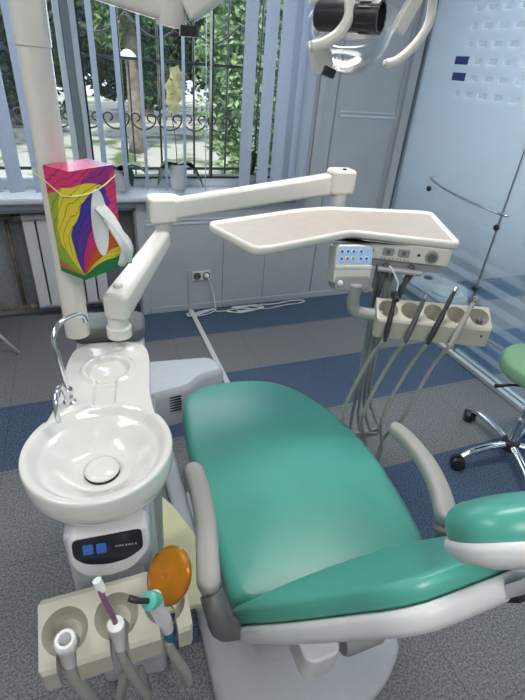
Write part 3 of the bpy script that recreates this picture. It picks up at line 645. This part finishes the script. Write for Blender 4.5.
# collar and cream side shelf
co = roundpoly([tuple(un((a, b_, 0)))[:2] for a, b_ in ((-.105, .55), (.095, .55), (.095, .40), (-.105, .40))], .03)
MB().prism([tuple(p) for p in co], .55, .955).build('rear_column', 'cool_white', du, bevel=.01)
co2 = roundpoly([tuple(un((a, b_, 0)))[:2] for a, b_ in ((-.115, .58), (.10, .58), (.10, .455), (-.115, .455))], .035)
MB().prism(co2, .955, 1.005).build('collar', 'grey_plastic', du, bevel=.014, seg=3)
pl = roundpoly([(.095, 1.05), (.15, .95), (.192, .83), (.176, .62), (.045, .635), (.03, 1.05)], .015)
MB().prism(pl, .50, .52).build('side_shelf', 'pale_yellow', du, bevel=.004)
MB().lathe([(.012, 0), (.012, .012), (.008, .015)], (.105, .735, .522), n=16).build('bolt', 'chrome', du, smooth='auto')
# instrument holder of the unit
def holder(origin, u, v, L, n_cup, D, zt, H_, cupr, parent, slot=True, cups_name='cup', name='instrument_holder'):
    u = Vector(u).normalized(); v = Vector(v).normalized(); O = Vector(origin)
    prof = [(0, zt - .055), (0, zt), (.012, zt + .004), (D * .95, zt - .035), (D, zt - .042), (D, zt - H_), (D - .02, zt - H_)]
    rings = []
    for s, ins in ((0, .008), (.006, 0), (L - .006, 0), (L, .008)):
        rings.append([O + u * s + v * (min(max(d_, ins), D - ins)) + Vector((0, 0, z)) - Vector((0, 0, O.z)) for d_, z in prof])
    o = MB().rings(rings).build(name, 'holder_beige', parent)
    nrm = (Vector((0, 0, 1)) + v * .38).normalized(); cuts = []; cen = []
    for i in range(n_cup):
        c = O + u * (L * (i + .5) / n_cup) + v * (D * .52); c.z = zt - .018; cen.append(c)
        cuts.append(MB().lathe([(cupr * .62, -.045), (cupr * .8, -.03), (cupr, .0), (cupr * 1.06, .03)], c, nrm, 28))
        q = MB().lathe([(cupr * .5, -.12), (cupr * .5, .02)], c + v * cupr * .35, (v * .25 + Vector((0, 0, 1))).normalized(), 18); cuts.append(q)
        # slot to the front edge
        if slot: cuts.append(MB().box(-cupr * .42, cupr * .42, 0, D, -.12, .06, Matrix.Translation(c + v * cupr * .35) @ Matrix(((u.x, v.x, 0, 0), (u.y, v.y, 0, 0), (0, 0, 1, 0), (0, 0, 0, 1)))))
    carve(o, cuts)
    bv = o.modifiers.new('b', 'BEVEL'); bv.width = .003; bv.segments = 2; bv.limit_method = 'ANGLE'; bv.angle_limit = math.radians(40)
    return o, cen
hl, hlc = holder((-.183, .598, 0), (1, -.02, 0), (-.02, -1, 0), .288, 3, .125, .775, .10, .042, du)
MB().box(-.06, .03, .58, .68, .66, .73).build('holder_bracket', 'mid_grey', du, bevel=.008)

# instruments in the left holder, each with its hose
def hose(p0, d0, pts, r, m, parent, name='hose'):
    MB().tube(spline([p0] + [Vector(q) for q in pts], 7), r, 10).build(name, m, parent, smooth=True)
c = hlc[0]; c = Vector((c.x + .002, c.y - .03, c.z))
t = thing('suction_tube', 'thick white suction handpiece in the leftmost cup of the unit', 'suction tube', c)
MB().lathe([(.013, -.1), (.017, -.05), (.017, .005), (.02, .01), (.02, .03), (.017, .034), (.012, .034), (.011, .0)], c, (.05, -.1, 1), 24).build('tip', 'pure_white', t, smooth='auto')
hose(c + Vector((-.005, .01, -.07)), None, [c + Vector(q) for q in ((.0, -.005, -.12), (.015, -.0, -.25), (.03, .02, -.42), (.05, .1, -.58), (.07, .2, -.66))], .015, 'hose_grey', t)
c = hlc[1]; c = Vector((c.x - .002, c.y - .026, c.z))
t = thing('saliva_ejector', 'purple saliva ejector with clear tip standing in the middle cup', 'saliva ejector', c)
MB().lathe([(.012, -.1), (.014, -.03), (.014, .005), (.016, .008), (.016, .022), (.01, .026)], c, (.0, -.05, 1), 24).build('socket', 'pure_white', t, smooth='auto')
top_ = c + Vector((-.018, .022, .115)); sp_ = spline([c + Vector((0, 0, .02)), c + Vector((-.004, .002, .055)), c + Vector((-.011, .01, .085)), top_], 5)
MB().tube(sp_, .0055, 10).build('tube', 'purple_tube', t, smooth=True)
MB().tube([top_ - Vector((-.003, -.001, .008)), top_ + Vector((-.002, .008, .016))], [.009, .0085], 12).build('filter_tip', 'tissue_white', t, smooth='auto')
hose(c + Vector((-.002, .005, -.07)), None, [c + Vector(q) for q in ((.003, -.005, -.12), (.02, -.0, -.25), (.04, .03, -.42), (.04, .12, -.58), (.03, .2, -.66))], .011, 'hose_grey', t)
c = hlc[2]; c = Vector((c.x - .010, c.y - .028, c.z))
t = thing('curing_light', 'curing light with an orange oval shield in the rightmost cup', 'curing light', c)
ax_ = Vector((-.17, .03, 1)).normalized(); q_ = c + ax_ * .07
MB().lathe([(.013, -.06), (.0155, -.02), (.0165, .03), (.0155, .075)], c, ax_, 24).build('handle', 'white_plastic', t, smooth='auto')
MB().lathe([(.0125, -.1), (.0135, -.05)], c, ax_, 20).build('sleeve', 'blue_plastic', t, smooth=True)
hx = q_ + Vector((-.004, -.008, .01)); hdv = Vector((-.5, -.25, .6)).normalized()
MB().lathe([(.013, -.015), (.017, .0), (.017, .012), (.012, .014)], hx, hdv, 24).build('collar_ring', 'teal_plastic', t, smooth='auto')
MB().tube(spline([hx + hdv * .01, hx + hdv * .03 + Vector((-.006, .004, 0)), hx + hdv * .045 + Vector((-.014, .014, -.002))], 4), [.0055] * 5 + [.0065] * 4, 12).build('light_guide', 'dark_plastic', t, smooth=True)
# oval dished shield standing off the ring
sc_ = hx + Vector((.036, .028, .010)) - RX * .006 + RU * .004; su = (RX * .62 + RU * .78 - RF * .1).normalized(); sv = (-RX * .7 + RU * .45 + RF * .55); sv = (sv - su * sv.dot(su)).normalized(); sn = su.cross(sv)
rr_ = []; front = []
for j in range(7):
    s = 1 - j / 6 * .99; rr_.append([sc_ + su * .06 * s * math.cos(a) + sv * .052 * s * math.sin(a) - sn * .012 * s * s for a in [i * 2 * PI / 36 for i in range(36)]])
rr2 = [[p + sn * .0022 for p in r] for r in reversed(rr_)]
MB().rings(rr_ + rr2).build('shield', 'shield_orange', t, smooth=True)
hose(c + Vector((.008, -.008, -.09)), None, [c + Vector(q) for q in ((.012, -.01, -.13), (.04, -.01, -.25), (.055, .03, -.42), (.05, .12, -.58), (.04, .2, -.66))], .011, 'hose_grey', t)

# ================================================================== LIGHT POLE AND OPERATING LIGHT
PX, PY = -.055, 1.25
ol_ = thing('operating_light', 'cream dental operating light on a tall pole with jointed arms', 'operating light', (PX, PY, 1.006))
MB().lathe([(.0335, 0), (.0335, .705), (.036, .707), (.036, 1.0), (.034, 1.01)], (PX, PY, 1.006), (.012, 0, 1), 32).build('pole', 'cream_plastic', ol_, smooth='auto')
a0 = Vector((PX + .03, PY, 1.845)); a1 = Vector((.235, 1.235, 1.80)); a2 = Vector((.47, 1.1, 1.95))
def beam(p0, p1, w_, h_, name, parent, m='cream_plastic', bev=.012, w1=None, h1=None):
    p0 = Vector(p0); p1 = Vector(p1); t_ = (p1 - p0).normalized(); s_ = t_.cross(Vector((0, 0, 1))).normalized(); up_ = s_.cross(t_); w1 = w1 or w_; h1 = h1 or h_
    rings = [[p + s_ * a * ww / 2 + up_ * b_ * hh / 2 for a, b_ in ((-1, -1), (1, -1), (1, 1), (-1, 1))] for p, ww, hh in ((p0, w_, h_), (p1, w1, h1))]
    return MB().rings(rings).build(name, m, parent, bevel=bev, seg=3)
beam(a0, a1, .042, .044, 'lower_arm', ol_)
MB().lathe([(.03, -.03), (.033, -.02), (.033, .025), (.028, .03)], a1 + Vector((.01, 0, 0)), (.1, -.05, 1), 24).build('elbow_joint', 'cream_plastic', ol_, smooth='auto')
beam(a1 + Vector((.04, -.02, .0)), a2, .042, .048, 'upper_arm', ol_)
MB().lathe([(.022, 0), (.022, .02)], a1 + Vector((.045, -.02, -.045)), (0, 0, 1), 20).build('arm_cap', 'dark_plastic', ol_, smooth='auto')
LH = Vector((.60, 1.03, 1.812))   # lamp head centre
MB().tube(spline([a2, a2 + Vector((.05, 0, -.01)), LH + Vector((-.07, .03, .08)), LH + Vector((-.05, .0, .03))], 5), .016, 12).build('head_stem', 'cream_plastic', ol_, smooth=True)
DC = Vector((.592, 1.04, 1.80)); dn = Vector((.1, .30, .75)).normalized()
dish = [(.012, -.088), (.04, -.082), (.064, -.062), (.082, -.03), (.09, .004), (.09, .01), (.086, .01), (.078, -.028), (.060, -.058), (.038, -.077), (.012, -.083)]
head = MB().lathe(dish, DC, dn, 48).build('reflector', 'lamp_glass', ol_, smooth=True)
MB().lathe([(.089, -.004), (.094, -.002), (.094, .01), (.086, .011)], DC, dn, 48).build('rim', 'lamp_glass', head, smooth=True)
bx_ = (RX * .85 - RU * .32 - RF * .4).normalized(); BH = Vector((.542, .935, 1.806))
MB().lathe([(.023, -.085), (.026, -.08), (.026, .025), (.028, .03), (.028, .045), (.023, .045), (.021, .02)], BH, bx_, 28).build('bulb_housing', 'dark_plastic', ol_, smooth='auto')
rb = MB()
for i in range(14):
    a = i * 2 * PI / 14; q = bx_.to_track_quat('Z', 'Y') @ Vector((math.cos(a) * .0255, math.sin(a) * .0255, 0)); c = BH + q
    rb.tube([c + bx_ * .005, c + bx_ * .046], .0028, 6)
rb.build('cooling_fins', 'dark_plastic', ol_)
beam((.49, 1.02, 1.85), (.555, 1.02, 1.815), .05, .05, 'bracket', ol_)
beam((.735, 1.03, 1.87), (.698, 1.03, 1.795), .016, .035, 'bracket', ol_)
beam((.555, 1.03, 1.90), (.735, 1.03, 1.88), .03, .03, 'yoke', ol_, bev=.006)
rc = beam((.508, 1.035, 1.77), (.535, 1.035, 1.712), .02, .045, 'rim_clip', ol_, bev=.004)
beam((.527, 1.03, 1.716), (.556, 1.03, 1.708), .022, .018, 'clip_pad', rc, m='dark_plastic', bev=.003)
hA = [(.555, 1.0, 1.90), (.522, .95, 1.845), (.519, .93, 1.806), (.504, .93, 1.778), (.475, .93, 1.759), (.447, .93, 1.750)]
hB = [(.74, 1.03, 1.89), (.79, 1.06, 1.89), (.813, 1.08, 1.86), (.814, 1.08, 1.821), (.789, 1.08, 1.78), (.75, 1.08, 1.747), (.717, 1.08, 1.736)]
for q in (hA, hB):
    MB().tube(spline(q, 8), .0105, 14).build('handle', 'cream_plastic', ol_, smooth=True)

# tissue box hung on the pole
tb = thing('tissue_box', 'upright tissue box with multicoloured petal print hung on the lamp pole', 'tissue box', (.01, 1.17, 1.215))
F = Vector((-.013, 1.115)); ru = Vector((.8, .6)); rv = Vector((-.6, .8))
fp_ = [F, F + ru * .125, F + ru * .125 + rv * .09, F + rv * .09]
cx_ = MB().prism([tuple(p) for p in fp_], 1.232, 1.488).build('carton', 'petal_print', tb, origin=(F.x, F.y, 1.232))
oc = F + ru * .066; fn_ = -rv
ell = lambda r0, r1, d_: [Vector((oc.x + ru.x * r0 * math.cos(a) + fn_.x * d_, oc.y + ru.y * r0 * math.cos(a) + fn_.y * d_, 1.36 + r1 * math.sin(a))) for a in [i * 2 * PI / 32 for i in range(32)]]
MB().rings([ell(.024, .082, -.001), ell(.024, .082, .0015)]).build('opening', 'tissue_white', tb)
ts = []; base3 = Vector((oc.x, oc.y, 1.33)); f3 = Vector((fn_.x, fn_.y, 0)); r3 = Vector((ru.x, ru.y, 0))
for j in range(12):
    t_ = j / 11; c = base3 + Vector((0, 0, .07 * (1 - t_) - .075 * t_)) + f3 * (.002 + .055 * math.sin(PI * min(1, t_ * .8))) + r3 * (.002 + .035 * t_); w_ = .012 + .008 * t_
    ts.append([c + r3 * (w_ + .005 * math.sin(3 * a + j)) * math.cos(a) + f3 * (.006 + .004 * math.sin(5 * a + j)) * math.sin(a) + Vector((0, 0, .004 * math.sin(4 * a + j * .7))) for a in [i * 2 * PI / 24 for i in range(24)]])
MB().rings(ts).build('tissue', 'tissue_white', tb, smooth=True)
bnd = []
for i in range(9):
    t_ = i / 8; p = F + ru * .127 * t_ - rv * .002; bnd.append(Vector((p.x, p.y, 1.435 + .03 * t_ - .012 * math.sin(PI * t_) )))
for i in range(1, 5):
    t_ = i / 4; p = F + ru * .127 + rv * .09 * t_; bnd.append(Vector((p.x, p.y, 1.465)))
bnd += [Vector((PX + .04 * math.cos(q_), PY + .04 * math.sin(q_), 1.462)) for q_ in (.6, 1.1, 1.6, 2.2, 2.8, 3.3)]
p = F + rv * .09 - ru * .003; bnd.append(Vector((p.x, p.y, 1.455))); p = F + rv * .03 - ru * .003; bnd.append(Vector((p.x, p.y, 1.43)))
tag(MB().tube(bnd, .0016, 6, closed=True).build('rubber_band', 'petal', smooth=True), 'pale rubber band tying the tissue box to the lamp pole', 'rubber band')

# ================================================================== INSTRUMENT TABLE ON ITS ARM
tbm = thing('instrument_table', 'beige instrument tray table on a jointed cream arm above the chair', 'instrument table', (.072, 1.2, 1.006))
MB().lathe([(.036, 0), (.036, .03), (.03, .035), (.03, .08)], (.06, 1.215, 1.006), n=28).build('swivel_post', 'cream_plastic', tbm, smooth='auto')
A0 = Vector((.052, 1.17, 1.115)); A1 = Vector((.283, 1.70, 1.13))
t_ = (A1 - A0).normalized()
beam(A0, A1, .072, .085, 'lower_arm', tbm, bev=.018, w1=.062, h1=.07)
MB().lathe([(.013, 0), (.013, .01), (.009, .013)], A0 + Vector((.018, .05, .043)), n=20).build('button', 'cream_plastic', tbm, smooth='auto')
MB().lathe([(.03, 0), (.03, .07)], (A1.x, A1.y, 1.155), n=24).build('swivel_post', 'cream_plastic', tbm, smooth='auto')
E0 = Vector((.283, 1.69, 1.235)); E1 = Vector((.895, 1.49, 1.375))
kb = roundpoly([(-.055, -.045), (.05, -.045), (.07, 0), (.05, .045), (-.055, .045)], .02)
MB().prism([(E0.x + a, E0.y + b_) for a, b_ in kb], 1.195, 1.285).build('elbow_block', 'cream_plastic', tbm, bevel=.012, seg=3)
beam(E0 + Vector((.03, -.01, .005)), E1, .06, .07, 'upper_arm', tbm, bev=.012)
MB().prism([(E1.x + a, E1.y + b_) for a, b_ in roundpoly([(-.05, -.035), (.045, -.035), (.045, .04), (-.05, .04)], .02)], 1.335, 1.42).build('wrist_block', 'cream_plastic', tbm, bevel=.014, seg=3)
MB().lathe([(.007, 0), (.007, .004)], (E1.x - .005, E1.y - .02, 1.42), n=14).build('screw', 'dark_plastic', tbm)
MB().lathe([(.027, 0), (.027, .07)], (E1.x + .0, E1.y, 1.27), n=24).build('drop_post', 'cream_plastic', tbm, smooth='auto')
TO = roundpoly([(.36, 1.325), (.352, 1.29), (.418, 1.085), (.47, 1.088), (.775, 1.18), (1.07, 1.022), (1.1, 1.09), (1.21, 1.335), (1.17, 1.36), (.835, 1.445), (.70, 1.43)], .03, 6)
RR = [[Vector((p[0], p[1], z)) for p in offset(TO, d_)] for d_, z in ((.03, 1.272), (.006, 1.276), (0, 1.284), (0, 1.296), (.004, 1.302), (.009, 1.302), (.013, 1.296), (.016, 1.292))]
ty = MB().rings(RR).build('tray_body', 'cream_plastic', tbm, smooth=True)
MB().rings([[Vector((p[0], p[1], z)) for p in offset(TO, .0155)] for z in (1.29, 1.2935)]).build('tray_mat', 'tray_beige', tbm)
bd = roundpoly([(.80, 1.175), (1.062, 1.035), (1.135, 1.19), (1.1, 1.26), (.82, 1.30)], .02)
MB().prism(bd, 1.215, 1.277).build('console_body', 'cream_plastic', tbm, bevel=.008)
MB().prism(offset(bd, .012), 1.19, 1.216).build('console_base', 'mid_grey', tbm, bevel=.006)
# controls on the front face of the console
fu = (Vector((1.062, 1.035, 0)) - Vector((.80, 1.175, 0))).normalized(); fn3 = Vector((fu.y, -fu.x, 0)); f0 = Vector((.80, 1.175, 1.246))
def knob(s, r, m, name, h_=.006, dz=0):
    MB().lathe([(r, 0), (r, h_ * .7), (r * .8, h_), (.001, h_)], f0 + fu * s + fn3 * .001 + Vector((0, 0, dz)), fn3, 24).build(name, m, tbm, smooth='auto')
knob(.05, .004, 'dark_plastic', 'indicator'); knob(.195, .004, 'dark_plastic', 'indicator'); 
for s in (.10, .148):
    mtx = Matrix.Translation(f0 + fu * s) @ Matrix(((fu.x, fn3.x, 0, 0), (fu.y, fn3.y, 0, 0), (0, 0, 1, 0), (0, 0, 0, 1)))
    k_ = MB().box(-.017, .017, 0, .006, -.011, .012, mtx).build('rocker_button', 'mid_grey', tbm, bevel=.002)
    MB().box(-.006, .006, .006, .0065, -.006, .007, mtx).build('button_mark', 'grey_plastic', k_)
knob(.235, .02, 'mid_grey', 'gauge_ring', .005, -.002); knob(.235, .014, 'grey_plastic', 'gauge_dial', .008, -.002)
mtx = Matrix.Translation(f0 + fu * .12 + Vector((0, 0, -.021))) @ Matrix(((fu.x, fn3.x, 0, 0), (fu.y, fn3.y, 0, 0), (0, 0, 1, 0), (0, 0, 0, 1)))
pm_ = MB(); [pm_.box(-.04 + i * .012, -.034 + i * .012, .0005, .0012, -.002, .002, mtx) for i in range(8)]; pm_.build('printed_mark', 'mid_grey', tbm)
mtx = Matrix.Translation(f0 + fu * .145 + Vector((0, 0, -.052))) @ Matrix(((fu.x, fn3.x, 0, 0), (fu.y, fn3.y, 0, 0), (0, 0, 1, 0), (0, 0, 0, 1)))
MB().box(-.07, .07, -.02, .03, -.008, .006, mtx).build('pull_handle', 'mid_grey', tbm, bevel=.005)
# keypad box under the notch
ku = Vector((.985, -.17, 0)).normalized(); kn = Vector((ku.y, -ku.x, 0)); ko = Vector((.775, 1.135, 1.2))
kup = (Vector((0, 0, 1)) - kn * .25).normalized(); kf = ku.cross(kup)
def kp(a, b_, c): return ko + ku * a + kup * b_ + kf * c
kk = MB().rings([[kp(a, b_, c) for a, b_ in rrect(-.062, .062, -.058, .068, .016, 4)] for c in (-.07, .0)]); kbx = kk.build('keypad_box', 'cream_plastic', tbm, bevel=.005)
MB().rings([[kp(a, b_, c) for a, b_ in rrect(-.056, .058, .012, .062, .008, 4)] for c in (.0005, .003)]).build('keypad', 'key_blue', kbx)
MB().rings([[kp(a, b_, c) for a, b_ in rrect(-.06, .062, -.006, .005, .003, 3)] for c in (-.002, .006)]).build('keypad_lip', 'white_plastic', kbx, bevel=.002)
MB().rings([[kp(a, b_, c) for a, b_ in rrect(-.058, .06, -.075, -.03, .012, 4)] for c in (-.06, .004)]).build('lower_cover', 'mid_grey', kbx, bevel=.004)
def disc(a, b_, r, m, name, h_=.0045): MB().rings([[kp(a + r * math.cos(i * PI / 8), b_ + r * math.sin(i * PI / 8), c) for i in range(16)] for c in (.0028, h_)]).build(name, m, kbx)
for i in range(5):
    for j in range(2):
        if i == 4 and j == 0: continue
        a = -.043 + i * .019 + (.006 if i > 2 else 0); b_ = .048 - j * .022
        disc(a, b_, .0075, 'icon_white', 'key'); disc(a, b_, .0045, 'icon_red' if (i, j) == (1, 1) else ('icon_green' if (i, j) == (2, 1) else 'icon_blue'), 'key_icon', .0052)
MB().lathe([(.009, 0), (.009, .008), (.005, .011)], kp(-.043, -.05, .004), kf, 18).build('keypad_knob', 'white_plastic', kbx, smooth='auto')
# bent support tube to the handpiece holder
MB().tube(spline([(.785, 1.115, 1.15), (.783, 1.115, 1.10), (.79, 1.11, 1.065), (.81, 1.1, 1.052), (.87, 1.065, 1.05)], 6), .021, 16).build('support_tube', 'mid_grey', tbm, smooth=True)
for dx in (0, .075): MB().tube([(.885 + dx, 1.12 - dx * .45, 1.21), (.885 + dx * .75, 1.13 - dx * .4, 1.05)], .0085, 10).build('strut', 'hose_dark', tbm, smooth=True)
MB().tube([(1.0, 1.1, 1.21), (.92, 1.11, 1.05)], .0085, 10).build('strut', 'hose_dark', tbm, smooth=True)
hU = Vector((.335, -.147, 0)).normalized(); hV = Vector((-.147, -.335, 0)).normalized()
hr_, hrc = holder((.862, 1.105, 0), hU, hV,   .365, 5, .085, 1.10, .10, .031, tbm, slot=False, name='handpiece_holder')
# handpieces in the right holder
def handpiece(i, label, name, cat, top, lean, L, r, m, hm, hose_pts, tipm='chrome'):
    c = hrc[i] + hV * .048 + Vector((0, 0, -.035)); t = thing(name, label, cat, c, 'dental handpieces in the right holder')
    ax = (hU * lean[0] + hV * lean[1] + Vector((0, 0, 1))).normalized()
    body = MB().lathe([(r * .7, -.05), (r, -.02), (r, L * .35), (r * .75, L * .5), (r * .85, L * .7), (r * .6, L)], c, ax, 18).build('grip', m, t, smooth='auto')
    tp = c + ax * L
    if top == 'bur': MB().lathe([(r * .75, 0), (r * .75, .012), (r * .3, .014), (.001, .014)], tp, ax, 14).build('head', tipm, t, smooth='auto')
    if top == 'syringe':
        MB().tube(spline([tp - ax * .01, tp + Vector((-.004, 0, .025)), tp + Vector((-.02, .01, .055)), tp + Vector((-.034, .02, .075))], 5), .0026, 8).build('nozzle', 'icon_white', t, smooth=True)
        MB().lathe([(.006, 0), (.009, .005), (.006, .02)], tp - ax * .02 + hV * .01, hV, 12).build('trigger', 'dark_plastic', t, smooth='auto')
    if top == 'ring': MB().lathe([(r * .9, -.004), (r * 1.1, 0), (r * 1.1, .01), (r * .6, .012), (r * .6, .004)], tp, ax, 14).build('head', tipm, t, smooth='auto')
    MB().tube(spline([c - ax * .045] + [Vector(q) for q in hose_pts], 7), .0065, 8).build('hose', hm, t, smooth=True)
    return t
lo = [(1.02, 1.0), (1.07, 1.04), (1.12, 1.02), (1.17, 1.06)]
def hp_path(c, ex, ey, zb=.12):
    return [c + Vector((-.03, -.0, -.2)), c + Vector((-.06, .03, -.45)), Vector((ex, ey, .35)), Vector((ex + .01, ey + .02, zb)), Vector((ex + .04, ey + .06, .03)), Vector((ex + .09, ey + .05, .02))]
handpiece(0, 'three way syringe with a bent silver nozzle in the holder\'s first cup', 'air_water_syringe', 'dental handpiece', 'syringe', (.12, -.45), .115, .0085, 'dark_plastic', 'hose_grey', hp_path(hrc[0], .93, 1.12))
handpiece(1, 'short dark handpiece in the second cup from the left of the right holder', 'dental_handpiece', 'dental handpiece', 'bur', (.30, -.4), .10, .0085, 'hose_dark', 'hose_grey', hp_path(hrc[1], 1.02, 1.15))
handpiece(2, 'long black handpiece with silver tip in the third cup', 'dental_handpiece', 'dental handpiece', 'bur', (.36, -.4), .135, .009, 'dark_plastic', 'hose_grey', hp_path(hrc[2], 1.07, 1.1))
handpiece(3, 'beige handpiece with silver ring leaning in the fourth cup', 'dental_handpiece', 'dental handpiece', 'ring', (.32, -.3), .11, .010, 'armrest_greige', 'hose_grey', hp_path(hrc[3], 1.12, 1.16))
c = hrc[4]; hk = thing('hose_connector', 'small grey connector hanging in the rightmost empty looking cup', 'connector', c)
MB().lathe([(.008, -.045), (.01, -.02), (.01, -.002), (.006, .002)], c + hV * .01, (.1, .1, 1), 14).build('plug_body', 'grey_plastic', hk, smooth='auto')
MB().tube(spline([c + hV * .01 + Vector((0, 0, -.04)), c + Vector((.0, -.03, -.06)), c + Vector((-.01, -.04, -.04))], 5), .005, 8).build('clip', 'grey_plastic', hk, smooth=True)
tg = thing('supply_hoses', 'bundle of grey supply hoses dropping from the tray to the carpet', 'hoses', (1.25, 1.5, 0))
for i in range(4):
    x0 = .89 + .02 * i
    MB().tube(spline([(x0, 1.16, 1.19), (x0 + .02, 1.17, .95), (x0 + .10, 1.25, .6), (x0 + .24 + .03 * i, 1.42 + .02 * i, .25), (x0 + .32 + .04 * i, 1.5, .06), (x0 + .4 + .02 * i, 1.52, .02), (x0 + .5, 1.5 + .03 * i, .014)], 7), .0075, 8).build('hose', 'hose_grey' if i % 2 else 'mid_grey', tg, smooth=True)

# ================================================================== STOOL
stl = thing('dentist_stool', 'pale green padded stool on a chrome star base at the right edge', 'stool', (1.95, 1.1, 0))
SX, SY = 1.97, 1.14
se = [(.19 * math.cos(i * PI / 24), .19 * math.sin(i * PI / 24)) for i in range(48)]
pad(MB(), se, lambda p: Vector((SX + .06 + p.x, SY + .06 + p.y,   .585 + p.z)), .08, .035, None, 5, .012).build('seat', 'stool_green', stl, smooth=True)
MB().lathe([(.1, -.005), (.15, .0), (.15, .012)], (SX + .06, SY + .06, .492), n=32).build('seat_plate', 'dark_plastic', stl, smooth='auto')
MB().lathe([(.026, .1), (.026, .28), (.014, .28), (.014, .495)], (SX, SY, 0), n=20).build('gas_post', 'chrome', stl, smooth='auto')
MB().lathe([(.03, .07), (.045, .08), (.045, .13), (.03, .14)], (SX, SY, 0), n=24).build('hub', 'dark_plastic', stl, smooth='auto')
MB().tube([(SX, SY + .03, .465), (SX - .08, SY + .08, .455), (SX - .15, SY + .11, .44)], [.006, .006, .011], 10).build('lever', 'dark_plastic', stl, smooth=True)
for k in range(5):
    a = math.radians((176, 84, 20, -48, -116)[k]); d_ = Vector((math.cos(a), math.sin(a), 0)); o0 = Vector((SX, SY, 0))
    lg = MB().tube(spline([o0 + d_ * .03 + Vector((0, 0, .11)), o0 + d_ * .14 + Vector((0, 0, .112)), o0 + d_ * .25 + Vector((0, 0, .1)), o0 + d_ * .3 + Vector((0, 0, .075))], 5), [.019] * 12 + [.016] * 4, 12).build('leg', 'chrome', stl, smooth=True)
    cw = o0 + d_ * .31; sd = Vector((-d_.y, d_.x, 0))
    MB().lathe([(.015, -.032), (.034, -.027), (.037, -.005), (.02, -.004), (.02, .004), (.037, .005), (.034, .027), (.015, .032)], cw + Vector((0, 0, .038)), (sd + d_ * .6).normalized(), 20).build('caster', 'dark_plastic', lg, smooth='auto')

# things seen through the glass and at the left edge
fr2 = thing('equipment_base', 'pale grey equipment base on the floor behind the glass partition', 'equipment base', (2.85, 2.85, 0))
o2 = roundpoly([(2.58, 3.1), (2.98, 3.12), (3.08, 2.7), (2.84, 2.45), (2.6, 2.5)], .08)
MB().rings([[Vector((p[0], p[1], z)) for p in offset(o2, d_)] for d_, z in ((0, .002), (0, .14), (.02, .19), (.06, .2))]).build('housing', 'cool_white', fr2, smooth='auto')
MB().lathe([(.13, .0), (.13, .012), (.1, .02), (.09, .012), (.001, .012)], (2.79, 2.66, .198), n=32).build('swivel_ring', 'white_plastic', fr2, smooth='auto')
MB().lathe([(.035, 0), (.035, .012)], (2.82, 2.95, .2), n=20).build('knob', 'dark_plastic', fr2)
tag(MB().tube(spline([(2.95, 2.75, .012), (2.95, 2.5, .01), (2.92, 2.35, .01), (2.85, 2.2, .01), (2.86, 2.0, .01), (2.95, 1.85, .01), (3.2, 1.7, .01)], 6), .008, 8).build('floor_cable', 'dark_plastic', smooth=True), 'black cable lying on the carpet behind the glass', 'cable')
std = thing('side_stand', 'low white side stand whose slanting leg shows at the left edge of the carpet', 'stand', (-.86, 2.83, 0))
for dx, dy in ((.36, .016), (-.3, .22), (-.3, -.22)):
    MB().tube([(-.86 + dx, 2.83 + dy, .002), (-.86 + dx * .3, 2.83 + dy * .3, .45)], .011, 10).build('leg', 'white_plastic', std, smooth=True)
MB().lathe([(.19, 0), (.2, .006), (.2, .02), (.19, .026), (.001, .026)], (-.86, 2.83, .445), n=40).build('top', 'white_plastic', std, smooth='auto')
